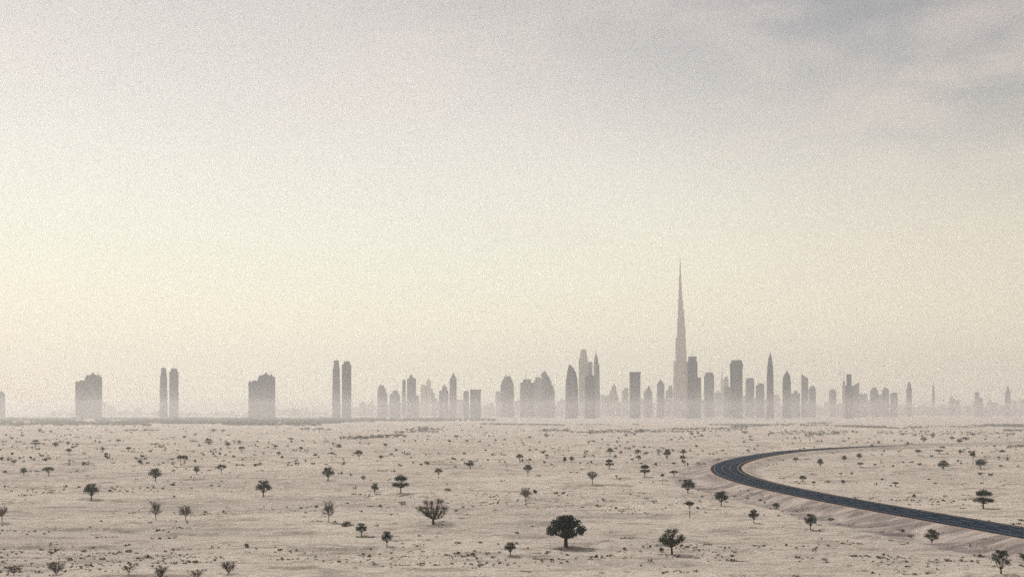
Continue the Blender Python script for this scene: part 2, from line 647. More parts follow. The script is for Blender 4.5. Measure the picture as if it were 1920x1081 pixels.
def leaf_cloud(rg, clumps, n, size, shell=0.55, spiky=0.0):
    """leaf-spray quads spread through ellipsoid clumps; returns (n*4,3)"""
    vol = np.array([c[3] * c[4] * c[5] for c in clumps]) ** 0.72
    idx = rg.choice(len(clumps), size=n, p=vol / vol.sum())
    cc = np.array([c[:3] for c in clumps])[idx]
    rr = np.array([c[3:6] for c in clumps])[idx]
    d = rg.normal(size=(n, 3)); d /= np.linalg.norm(d, axis=1)[:, None]
    rad = shell + (1.08 - shell) * rg.random(n) ** 0.6
    out = rg.random(n) < 0.10
    rad[out] *= 1 + 0.22 * rg.random(out.sum())
    pos = cc + d * rr * rad[:, None]
    u = rg.normal(size=(n, 3))
    if spiky > 0: u = u * (1 - spiky) + d * spiky * 2
    u /= np.linalg.norm(u, axis=1)[:, None]
    w = np.cross(u, rg.normal(size=(n, 3))); w /= np.linalg.norm(w, axis=1)[:, None]
    L = size * (0.6 + 0.9 * rg.random(n))[:, None]
    Wd = L * (0.30 if spiky else 0.55)
    q = np.stack([pos - u * L * .5, pos + w * Wd * .5, pos + u * L * .5, pos - w * Wd * .5], 1)
    return q.reshape(-1, 3)


def limb(mb, a, b, r0, r1, rg, sag=0.12, n=5, seg=4):
    a, b = Vector(a), Vector(b)
    L = (b - a).length
    off = Vector(rg.normal(size=3)) * L * 0.05
    pts, rad = [], []
    for i in range(seg + 1):
        t = i / seg
        p = a.lerp(b, t)
        p += off * math.sin(math.pi * t)
        p.z -= sag * L * math.sin(math.pi * t)
        pts.append(p); rad.append(r0 + (r1 - r0) * t)
    mb.tube(pts, rad, n)
    return pts


def twig_cloud(rg, roots, n, length, width, up=0.5):
    """thin tapering slivers growing outward from branch points"""
    P = np.array([r[0] for r in roots]); D = np.array([r[1] for r in roots])
    i = rg.integers(0, len(P), n)
    d = D[i] + rg.normal(size=(n, 3)) * 0.50 + np.array([0, 0, up * 0.5])
    d /= np.linalg.norm(d, axis=1)[:, None]
    a = P[i] + rg.normal(size=(n, 3)) * length * 0.10
    L = (length * (0.4 + 0.8 * rg.random(n)))[:, None]
    s = np.cross(d, rg.normal(size=(n, 3))); s /= np.linalg.norm(s, axis=1)[:, None]
    q = np.stack([a - s * width, a + s * width, a + d * L + s * width * .3, a + d * L - s * width * .3], 1)
    return q.reshape(-1, 3)


# every prototype is built about its base with real size (m); returns (root empty, children, height, width)
def make_tree(kind, seed):
    rg = rng(seed)
    root = empty('acacia_tree', link=False)
    tr = MB()
    cl = []
    leaf, bark = LEAF_MID, BARK
    spiky = 0.0
    nleaf, size, shell = 900, 0.42, 0.35
    extra = None
    if kind == 'broad':                       # broad dome on a stout forking trunk
        Ht, fork, r = 9.0, 2.4, 0.46
        leaf = LEAF_DARK
        for k in range(11):
            a = 2 * math.pi * k / 11 + rg.normal() * .12
            R0 = 3.9 + rg.normal() * .35
            cl.append((R0 * math.cos(a), R0 * math.sin(a), 4.1 + rg.random() * 1.0, 1.2 + .35 * rg.random(), 1.15, .8 + .3 * rg.random()))
        for k in range(9):
            a = 2 * math.pi * k / 9 + .3
            R0 = 2.5 + rg.normal() * .2
            cl.append((R0 * math.cos(a), R0 * math.sin(a), 6.0 + rg.random() * .7, 1.45, 1.3, .95))
        for k in range(5):
            a = 2 * math.pi * k / 5
            cl.append((1.1 * math.cos(a), 1.1 * math.sin(a), 7.5 + rg.random() * .4, 1.25, 1.25, .85))
        cl.append((0, 0, 5.0, 1.6, 1.6, 1.2))
        nleaf, size, shell = 4300, 0.50, 0.1
    elif kind in ('round', 'roundb'):
        Ht, fork, r = 7.0, 1.7, 0.22
        leaf = LEAF_DARK if kind == 'round' else LEAF_MID
        for k in range(9):
            a = 2 * math.pi * k / 9 + rg.normal() * .15
            cl.append((2.0 * math.cos(a), 2.0 * math.sin(a), 3.3 + (k % 2) * .9 + rg.random() * .5, 1.05 + .3 * rg.random(), 1.05, .8 + .25 * rg.random()))
        for k in range(5):
            a = 2 * math.pi * k / 5 + rg.normal() * .2
            cl.append((1.15 * math.cos(a), 1.15 * math.sin(a), 5.5 + rg.random() * .7, 1.05, 1.0, .75))
        cl.append((0, 0, 4.6, 1.5, 1.5, 1.2))
        nleaf, size, shell = 1350, 0.42, 0.1
    elif kind == 'umbrella':
        Ht, fork, r = 6.0, 2.3, 0.17
        for k in range(9):
            a = 2 * math.pi * k / 9 + rg.normal() * .2
            R0 = 2.3 + rg.normal() * .3
            cl.append((R0 * math.cos(a), R0 * math.sin(a), 4.0 + rg.random() * .5, 1.0, 1.0, .70 + .2 * rg.random()))
        for k in range(5):
            a = 2 * math.pi * k / 5
            cl.append((1.2 * math.cos(a), 1.2 * math.sin(a), 5.0 + rg.random() * .3, 1.1, 1.1, .75))
        nleaf, size, shell = 1300, 0.36, 0.15
    elif kind == 'tiered':                    # two separate storeys of foliage with daylight between
        Ht, fork, r = 7.4, 2.0, 0.24
        leaf = LEAF_DARK
        for k in range(8):
            a = 2 * math.pi * k / 8 + rg.normal() * .15
            R0 = 2.7 + rg.normal() * .2
            cl.append((R0 * math.cos(a), R0 * math.sin(a), 3.2 + rg.random() * .4, 1.0, .85, .75))
        for k in range(8):
            a = 2 * math.pi * k / 8 + .4
            R0 = 1.75 + rg.normal() * .2
            cl.append((R0 * math.cos(a), R0 * math.sin(a), 5.5 + rg.random() * .4, 1.1, 1.0, .8))
        cl.append((0, 0, 6.4, 1.5, 1.5, .95)); cl.append((0, 0, 3.7, 1.0, 1.0, .7))
        nleaf, size, shell = 2600, 0.38, 0.15
    elif kind == 'vase':                      # several steep limbs, loose crown in separate puffs
        Ht, fork, r = 8.6, 1.7, 0.30
        leaf = LEAF_DARK
        for k in range(10):
            a = 2 * math.pi * k / 10 + rg.normal() * .15
            R0 = 2.7 + rg.normal() * .4
            cl.append((R0 * math.cos(a), R0 * math.sin(a), 4.0 + 2.6 * rg.random(), .95 + .2 * rg.random(), .9, .75))
        for k in range(5):
            a = 2 * math.pi * k / 5
            cl.append((1.5 * math.cos(a), 1.5 * math.sin(a), 7.2 + .5 * rg.random(), .95, .9, .7))
        nleaf, size, shell = 2300, 0.44, 0.1
        spiky = 0.3
    elif kind == 'greyvase':                  # thin grey-leaved crown, branches showing through
        Ht, fork, r = 9.0, 1.9, 0.34
        leaf, bark = LEAF_DUST, BARK
        for k in range(9):
            a = 2 * math.pi * k / 9 + rg.normal() * .15
            cl.append((3.9 * math.cos(a), 3.9 * math.sin(a), 4.2 + 1.6 * rg.random(), 1.2, 1.1, .95))
        for k in range(7):
            a = 2 * math.pi * k / 7 + .2
            cl.append((2.5 * math.cos(a), 2.5 * math.sin(a), 7.0 + .8 * rg.random(), 1.3, 1.2, 1.0))
        nleaf, size, shell = 1500, 0.36, 0.1
        spiky = 0.3
        extra = ('twigs', TWIG, 2200, 1.5, 0.030)
    elif kind == 'spiky':                     # spiky dark puffs on bare upright limbs
        Ht, fork, r = 8.0, 2.3, 0.25
        leaf = LEAF_MID
        for x_, y_, z_, s_ in ((-.9, .1, 7.0, .95), (.7, -.2, 7.1, .95), (2.2, .2, 5.3, 1.15), (2.4, -.3, 4.5, .8), (-2.2, .1, 4.8, 1.05), (-2.6, .3, 4.2, .7),
                               (1.4, .4, 4.0, .7), (-1.4, -.3, 4.0, .7), (-1.6, 1.2, 5.6, .8), (.3, 1.9, 5.6, .9), (.2, -1.9, 4.2, .8), (-.2, 1.2, 4.6, .7)):
            cl.append((x_, y_, z_, s_, s_ * .9, s_ * .8))
        nleaf, size, shell = 900, 0.60, 0.0
        spiky = 0.7
        extra = ('twigs', LEAF_MID, 900, 1.25, 0.045)
    elif kind == 'slim':                      # small crown on a thin tall stem
        Ht, fork, r = 7.0, 4.1, 0.12
        for k in range(5):
            a = 2 * math.pi * k / 5
            cl.append((.9 * math.cos(a), .9 * math.sin(a), 5.3 + rg.random() * .7, .75, .75, .6))
        cl.append((0, 0, 6.3, .9, .9, .6))
        nleaf, size, shell = 700, 0.36, 0.1
    elif kind == 'twin':                      # flat crown carried on two trunks
        Ht, fork, r = 6.0, 2.6, 0.16
        for sx in (-1.5, 1.5):
            for k in range(6):
                a = 2 * math.pi * k / 6 + rg.normal() * .2
                cl.append((sx + 1.25 * math.cos(a), 1.1 * math.sin(a), 4.2 + rg.random() * .5, 1.0, .95, .85))
            cl.append((sx * .8, 0, 5.3, 1.2, 1.1, .55))
        nleaf, size, shell = 1500, 0.38, 0.1
    elif kind == 'pale':                      # pale dusty, half see-through crown
        Ht, fork, r = 6.5, 2.2, 0.15
        leaf, bark = LEAF_DUST, BARK_P
        for k in range(8):
            a = 2 * math.pi * k / 8 + rg.normal() * .2
            cl.append((1.8 * math.cos(a), 1.8 * math.sin(a), 4.0 + rg.random() * 1.2, .9, .9, .7))
        for k in range(4):
            a = 2 * math.pi * k / 4
            cl.append((1.0 * math.cos(a), 1.0 * math.sin(a), 5.6 + .4 * rg.random(), .9, .9, .6))
        nleaf, size, shell = 650, 0.34, 0.1
        extra = ('twigs', TWIG_PALE, 700, 1.1, 0.028)
    elif kind == 'sparse':                    # low wide thin crown, nearly horizontal limbs
        Ht, fork, r = 4.0, 0.9, 0.13
        leaf = LEAF_SCRUB
        for a, R0, z, s in ((0, 1.2, 2.9, .8), (.5, 1.9, 3.4, .65), (3.1, 1.3, 2.8, .8), (2.8, 2.2, 3.0, .6), (1.6, .9, 3.3, .8), (4.6, .9, 2.6, .8),
                            (0.1, 3.1, 3.5, .45), (3.2, 3.3, 3.3, .45), (5.5, 1.2, 2.4, .6), (3.9, 1.2, 2.3, .6)):
            cl.append((R0 * math.cos(a), R0 * math.sin(a), z, s, s, s * .55))
        nleaf, size, shell = 750, 0.30, 0.0
        spiky = 0.4
        extra = ('twigs', TWIG, 500, .9, 0.024)
    elif kind in ('fan', 'bareoval', 'bareround'):
        bark = BARK if kind != 'bareround' else BARK_P
        roots = []
        if kind == 'fan':
            Ht, fork, r, lv = 4.6, 0.35, 0.13, 11
            ends = [(math.cos(2 * math.pi * k / lv) * (1.5 + .9 * rg.random()), math.sin(2 * math.pi * k / lv) * (1.4 + .8 * rg.random()), 2.9 + .9 * rg.random()) for k in range(lv)] + [(.3, 0, 3.8), (-.5, .3, 3.7)]
        elif kind == 'bareoval':
            Ht, fork, r, lv = 7.0, 2.4, 0.15, 8
            ends = [(math.cos(2.4 * k) * (.9 + .6 * rg.random()), math.sin(2.4 * k) * (.9 + .6 * rg.random()), 4.0 + 2.3 * rg.random()) for k in range(lv)] + [(.1, 0, 6.3), (-1.5, .2, 2.9), (1.2, -.2, 3.1)]
        else:
            Ht, fork, r, lv = 6.0, 1.9, 0.15, 11
            ends = [(math.cos(2 * math.pi * k / lv) * (1.3 + .7 * rg.random()), math.sin(2 * math.pi * k / lv) * (1.3 + .7 * rg.random()), 3.5 + 1.5 * rg.random()) for k in range(lv)] + [(.2, 0, 5.0)]
        tr.tube([(0, 0, -.5), (0.02, 0, fork * .5), (0, 0, fork)], [r * 1.3, r, r * .85], 7)
        for e in ends:
            f = Vector((0, 0, fork * (1 if kind != 'bareoval' else .75 + .35 * rg.random())))
            pts = limb(tr, f, e, r * .55, r * .12, rg, 0.06, 5, 5)
            dr = (Vector(e) - f).normalized()
            for q in pts[2:]:
                roots.append((tuple(q), tuple(dr)))
            for j in range(4):
                q = pts[2 + j % 3]
                d2 = (dr + Vector(rg.normal(size=3)) * .45).normalized()
                p2 = limb(tr, q, q + d2 * (1.0 + .5 * rg.random()), r * .20, r * .07, rg, 0.02, 4, 2)
                roots.append((tuple(p2[-1]), tuple(d2)))
        tr.build('trunk', bark, root, True, link=False)
        tw = TWIG_PALE if kind == 'bareround' else TWIG
        n = {'fan': 1500, 'bareoval': 1300, 'bareround': 1900}[kind]
        quads_mesh('twigs', twig_cloud(rg, roots, n, 1.0, 0.024, .3), 4, tw, root, link=False)
        if kind == 'bareoval':
            bl = [(x, y, z, .6, .6, .4) for x, y, z in ends]
            quads_mesh('crown', leaf_cloud(rg, bl, 260, .28, 0.0, .4), 4, LEAF_DUST, root, link=False)
        return finish(root)
    # trunk and limbs
    stems = [(-.9, 0), (.9, 0)] if kind == 'twin' else [(0, 0)]
    forks = []
    for sx, sy in stems:
        lean = rg.normal(size=2) * 0.10
        tr.tube([(sx, sy, -.6), (sx, sy, .1), (sx + lean[0], sy + lean[1], fork * .55), (sx * 1.2 + lean[0] * 1.4, sy, fork)],
                [r * 1.7, r * 1.25, r * 1.0, r * .9], 8)
        forks.append((sx * 1.2 + lean[0] * 1.4, sy, fork))
    roots = []
    for c_ in cl:
        f = min(forks, key=lambda q: abs(q[0] - c_[0])) if len(forks) > 1 else forks[0]
        pts = limb(tr, f, (c_[0] * .92, c_[1] * .92, c_[2]), r * .5, r * .14, rg, 0.10 if kind not in ('vase', 'spiky', 'greyvase') else 0.16, 5, 4)
        dr = (Vector(c_[:3]) - Vector(f)).normalized()
        for q in pts[2:]: roots.append((tuple(q), tuple(dr)))
    tr.build('trunk', bark, root, True, link=False)
    quads_mesh('crown', leaf_cloud(rg, cl, nleaf, size, shell, spiky), 4, leaf, root, link=False)
    if extra:
        quads_mesh(extra[0], twig_cloud(rg, roots, extra[2], extra[3], extra[4]), 4, extra[1], root, link=False)
    return finish(root)


def finish(root):
    kids = [o for o in bpy.data.objects if o.parent == root]
    zs, xs = [], []
    for k in kids:
        n = len(k.data.vertices)
        a = np.empty(n * 3, dtype=np.float32)
        k.data.vertices.foreach_get('co', a)
        a = a.reshape(-1, 3)
        zs.append(np.percentile(a[:, 2], 99.5)); xs.append(np.percentile(np.abs(a[:, 0]), 98.5))
    return (root, kids, float(max(zs)), 2 * float(max(xs)))


def make_shrub(kind, seed):
    rg = rng(seed)
    mb = []
    if kind == 'low':
        cl = [(rg.normal() * .5, rg.normal() * .4, .35 + .2 * rg.random(), .5, .5, .4) for _ in range(5)]
        n, size, mat = 260, .26, LEAF_SCRUB
    elif kind == 'wide':
        cl = [((k - 3) * .55 + rg.normal() * .15, rg.normal() * .35, .25 + .22 * rg.random(), .45, .5, .28 + .15 * rg.random()) for k in range(7)]
        n, size, mat = 340, .24, LEAF_SCRUB
    elif kind == 'ball':
        cl = [(rg.normal() * .35, rg.normal() * .35, .7 + .4 * rg.random(), .65, .65, .55) for _ in range(6)]
        n, size, mat = 420, .28, LEAF_DARK
    elif kind == 'mush':                      # tiny tree shape: crown on a short stem
        cl = [(rg.normal() * .55, rg.normal() * .5, 1.7 + .35 * rg.random(), .62, .6, .36) for _ in range(7)]
        n, size, mat = 420, .28, LEAF_MID
    else:                                     # dead: stick bundle
        cl = [(rg.normal() * .5, rg.normal() * .4, .5 + .3 * rg.random(), .5, .5, .45) for _ in range(5)]
        n, size, mat = 260, .42, TWIG
    tr = MB()
    for c_ in cl:
        tr.tube([(0, 0, -.15), (c_[0] * .4, c_[1] * .4, c_[2] * .55), (c_[0], c_[1], c_[2])], [.06, .04, .015], 4)
    q = leaf_cloud(rg, cl, n, size, 0.0, .4 if kind != 'mush' else 0)
    # one mesh: stems and leaves (only a few pixels in the picture)
    vs = [tuple(v) for v in tr.v] + [tuple(p) for p in q]
    b = len(tr.v)
    fs = tr.f + [tuple(range(b + 4 * i, b + 4 * i + 4)) for i in range(len(q) // 4)]
    o = mesh_obj('desert_shrub', vs, fs, mat, None, link=False)
    o.data.materials.append(BARK)
    mi = [1] * len(tr.f) + [0] * (len(q) // 4)
    o.data.polygons.foreach_set('material_index', mi)
    a = np.array(vs)
    return (o, float(np.percentile(a[:, 2], 99)), 2 * float(np.percentile(np.abs(a[:, 0]), 97)))


# ------------------------------------------------------------------ labels: where a plant stands, in words
SKY = [(3, 'left-edge tower'), (167, 'first block tower'), (316, 'first twin towers'), (491, 'second block tower'),
       (640, 'second twin towers'), (717, 'arch-topped tower'), (771, 'pyramid-topped tower'), (850, 'slim pointed tower'),
       (892, 'flat-roofed dark slab'), (951, 'two-masted tower'), (1022, 'domed tower'), (1072, 'sail-shaped tower'),
       (1118, 'needle-topped tower'), (1190, 'plain box tower'), (1238, 'small spired tower'), (1275, 'tallest tower'), (1331, 'single-mast tower'),
       (1380, 'broad capped tower'), (1444, 'tall needle tower'), (1475, 'bullet-shaped tower'), (1509, 'slant-topped tower'),
       (1561, 'lone domed block'), (1600, 'angular tower group'), (1639, 'spired dome block'), (1676, 'rounded short block'), (1704, 'lone pointed tower'),
       (1750, 'thin mast tower'), (1784, 'short lone block'), (1832, 'far right pair'), (1889, 'rightmost pointed tower')]


def where(px, py):
    x0, nm = min(SKY, key=lambda s: abs(s[0] - px))
    rel = 'below' if abs(px - x0) < 9 else ('below-left of' if px < x0 else 'below-right of')
    band = ('at the very front' if py > 1030 else 'in the foreground' if py > 985 else 'in the near sand' if py > 930 else
            'in mid-plain' if py > 880 else 'farther out' if py > 845 else 'far out' if py > 820 else 'near the horizon')
    return f"{band} {rel} the {nm}"


PENDING = []     # (object, look, px, py)


def resolve_labels():
    d = {}
    for o, look, px, py in PENDING:
        d.setdefault((look, where(px, py)), []).append((o, px, py))
    for (look, wh), L in d.items():
        if len(L) == 1:
            L[0][0]['label'] = f"{look} {wh}"
            continue
        byy = sorted(L, key=lambda t: -t[2])
        spread_y = byy[0][2] - byy[-1][2]
        if len(L) == 2:
            if abs(L[0][1] - L[1][1]) > spread_y:
                L.sort(key=lambda t: t[1]); w = ['left one', 'right one']
            else:
                L = byy; w = ['nearer one', 'farther one']
        else:
            L.sort(key=lambda t: t[1])
            names = {3: ['leftmost', 'middle one', 'rightmost'], 4: ['leftmost', 'second from left', 'second from right', 'rightmost'],
                     5: ['leftmost', 'second from left', 'middle one', 'second from right', 'rightmost']}
            if len(L) in names: w = names[len(L)]
            else:
                ords = ['second', 'third', 'fourth', 'fifth', 'sixth', 'seventh', 'eighth']
                w = ['leftmost'] + [ords[i] + ' from left' for i in range(len(L) - 2)] + ['rightmost']
        for t, s in zip(L, w):
            t[0]['label'] = f"{look} {wh}, {s}"


# ------------------------------------------------------------------ trees, one row each: kind, base px, base py, height px, width px
TREES = [
 ('round', 171, 932.6, 31, 28), ('roundb', 291, 902, 25, 22), ('umbrella', 91, 890.5, 18, 21), ('roundb', 44.5, 891, 15, 12.5),
 ('twin', 342, 870, 19, 20), ('roundb', 368.5, 888.5, 15, 12.5), ('umbrella', 415, 888, 18, 20.5), ('umbrella', 453, 849.6, 12, 11.5),
 ('umbrella', 129, 851.5, 11.5, 11), ('tiered', 67, 835.7, 13, 15), ('roundb', 104.5, 838, 10, 12), ('tiered', 391, 833, 12, 15),
 ('roundb', 427, 837, 10, 11), ('umbrella', 222, 831, 8, 9.5), ('umbrella', 199, 859, 11, 7), ('umbrella', 267, 861, 8.5, 8.5),
 ('bareoval', 292, 974, 36, 21), ('bareround', 348, 976, 31, 25), ('bareround', 4, 978.5, 32, 23),
 ('sparse', 25.6, 1078, 22, 36), ('fan', 105, 1076.5, 26, 31), ('sparse', 241.6, 1076, 22, 36), ('fan', 302, 1074.5, 26, 31),
 ('sparse', 369, 1076, 22, 36), ('fan', 428.7, 1074.5, 26, 31),
 ('round', 494.7, 930.5, 31, 28), ('roundb', 615, 900.5, 25.5, 22.5), ('umbrella', 673, 859.8, 20, 16), ('umbrella', 714.5, 863.5, 11, 9),
 ('umbrella', 801.6, 873, 8.5, 10), ('roundb', 882, 880, 18, 14), ('umbrella', 822, 895.7, 18, 15.5), ('tiered', 751.5, 923.5, 34, 29),
 ('roundb', 703, 925.5, 21, 14), ('bareoval', 616.4, 978, 42, 24), ('greyvase', 812.7, 978, 50, 57), ('round', 677.7, 1003, 24, 21),
 ('round', 725.5, 1023.6, 29, 21), ('round', 956.6, 1043, 25, 23), ('umbrella', 591, 858, 9, 8), ('umbrella', 523, 857, 11, 8),
 ('umbrella', 546, 828, 8, 10), ('umbrella', 722.8, 839, 11, 8), ('slim', 842.8, 837, 13, 6), ('umbrella', 875.3, 832, 8, 6.5),
 ('umbrella', 855.8, 821.8, 9, 9.5), ('umbrella', 901.8, 805.6, 7, 6), ('umbrella', 929, 828, 7, 5.5),
 ('broad', 1061, 1025, 59, 72), ('spiky', 1260, 1039, 51, 46), ('round', 1290, 922.5, 27, 24), ('round', 1352, 948, 28.5, 27),
 ('round', 1413, 981, 26, 18.5), ('slim', 1293.5, 970, 31, 16), ('bareround', 985.6, 936.5, 30, 22), ('pale', 1110.6, 911.5, 26, 21),
 ('umbrella', 990, 892, 25, 17), ('tiered', 1142.4, 880.8, 18, 16), ('tiered', 1209, 893, 23, 20), ('umbrella', 1263.5, 894, 13, 15.5),
 ('umbrella', 1197, 865.7, 14, 10.5), ('roundb', 1196, 852, 10, 11.5), ('umbrella', 1143.7, 860.7, 19, 12), ('roundb', 1251, 860, 19, 14),
 ('umbrella', 1279.6, 865, 14, 12.5), ('roundb', 1281.5, 853, 11, 13), ('umbrella', 974, 866, 18, 13), ('roundb', 1072, 866, 12, 9.5),
 ('roundb', 1059, 868.5, 13, 7), ('umbrella', 1025, 858.5, 8, 7.5), ('slim', 1242, 908, 20, 7), ('umbrella', 1306, 840.7, 8.5, 6.5),
 ('umbrella', 1101, 851, 6, 7), ('umbrella', 1020.4, 849.6, 7, 6),
 ('tiered', 1843.7, 953, 36, 35), ('vase', 1877, 1075, 45, 35), ('roundb', 1747.6, 1017.5, 31, 26), ('round', 1520, 993, 31, 22),
 ('umbrella', 1558, 980, 10.5, 13), ('roundb', 1769, 879.7, 20, 20), ('roundb', 1838, 880, 19, 17.5), ('umbrella', 1492, 867.7, 11, 11.5),
 ('roundb', 1538, 875, 16, 10.5), ('umbrella', 1505.5, 905, 16, 14.5), ('slim', 1525.7, 916, 15, 7.5), ('roundb', 1580.6, 908, 9.5, 8),
 ('roundb', 1583, 865, 12, 9.5), ('roundb', 1611, 862, 12, 10.5), ('umbrella', 1613, 875, 9, 13), ('umbrella', 1640.5, 877, 6.5, 6.5),
 ('umbrella', 1674.4, 877, 6, 6), ('umbrella', 1721.7, 853, 11, 12), ('slim', 1824, 869, 22, 9), ('pale', 1800.5, 854, 13, 7),
 ('pale', 1732, 836, 14, 12), ('umbrella', 1635, 845, 9, 6.5), ('umbrella', 1714, 940, 15, 7.5), ('round', 1455, 955, 13, 14.5),
 ('umbrella', 1761.5, 852.4, 8, 16), ('roundb', 1785, 825, 7.5, 9.5), ('roundb', 1799, 832, 10, 12), ('pale', 681, 903, 13, 9), ('pale', 26, 869, 11, 12),
]
LOOK = {'round': 'dark round-crowned acacia', 'roundb': 'green round-crowned tree', 'umbrella': 'flat-topped acacia',
        'twin': 'two-trunked acacia', 'tiered': 'two-tiered acacia', 'bareoval': 'tall narrow half-bare tree', 'bareround': 'leafless grey twiggy tree',
        'sparse': 'low wide thin-leaved tree', 'fan': 'bare fan-shaped tree', 'greyvase': 'big grey thin-leaved spreading tree', 'broad': 'largest dark broad-crowned tree',
        'spiky': 'dark spiky-leaved tree', 'slim': 'slim small-crowned tree', 'pale': 'pale see-through tree', 'vase': 'upright vase-shaped acacia'}
FULL = {(1061, 'broad'): 'largest dark tree, dense broad dome on a stout trunk over shaded sand',
        (812.7, 'greyvase'): 'wide grey thin-leaved tree with forked limbs and a greener low left branch',
        (1260, 'spiky'): 'spiky dark tree with upright bare limbs showing, right of the largest tree',
        (751.5, 'tiered'): 'two-tiered acacia with daylight between its crowns, above the grey spreading tree',
        (1843.7, 'tiered'): 'broad two-tiered acacia standing beyond the road at the right',
        (1877, 'vase'): 'upright vase-shaped acacia at the bottom right, below the road bank',
        (342, 'twin'): 'flat-crowned acacia on two separate trunks, beyond the round tree'}
KINDS = sorted(set(t[0] for t in TREES))
SEEDS = {'round': 3, 'roundb': 4, 'umbrella': 4, 'tiered': 3, 'fan': 2, 'sparse': 2, 'slim': 2, 'bareround': 2, 'bareoval': 2, 'pale': 2}
PROTO = {}
for k in KINDS:
    PROTO[k] = [make_tree(k, 100 + 13 * i + hash(k) % 1 + sum(map(ord, k))) for i in range(SEEDS.get(k, 1))]
cnt = {}
SPOTS = []
for (kind, px, py, hp, wp) in TREES:
    i = cnt.get(kind, 0); cnt[kind] = i + 1
    proto = PROTO[kind][i % len(PROTO[kind])]
    root, kids, Ht, Wt = proto
    x, y, z = ground_at(px, py)
    D = y
    sh, sw = hp / F * D / Ht, wp / F * D / Wt
    r = root.copy(); COL.objects.link(r)
    r.name = 'acacia_tree' if kind not in ('fan', 'bareoval', 'bareround', 'sparse') else 'bare_tree'
    r.location = (x, y, z - .05)
    fixed = kind in ('twin', 'spiky', 'sparse', 'greyvase')
    r.rotation_euler = (0, 0, random.uniform(-.15, .15) if fixed else random.uniform(0, 6.28))
    r.scale = (sw, sw, sh)
    for k_ in kids:
        c_ = k_.copy(); COL.objects.link(c_); c_.parent = r
    tag(r, None, 'tree', 'leafless trees on the plain' if r.name.startswith('bare') else 'acacias scattered over the plain')
    SPOTS.append((px, py))
    if (px, kind) in FULL: r['label'] = FULL[(px, kind)]
    else: PENDING.append((r, LOOK[kind], px, py))
for k in KINDS:
    for root, kids, a, b in PROTO[k]:
        for q in kids: bpy.data.objects.remove(q)
        bpy.data.objects.remove(root)

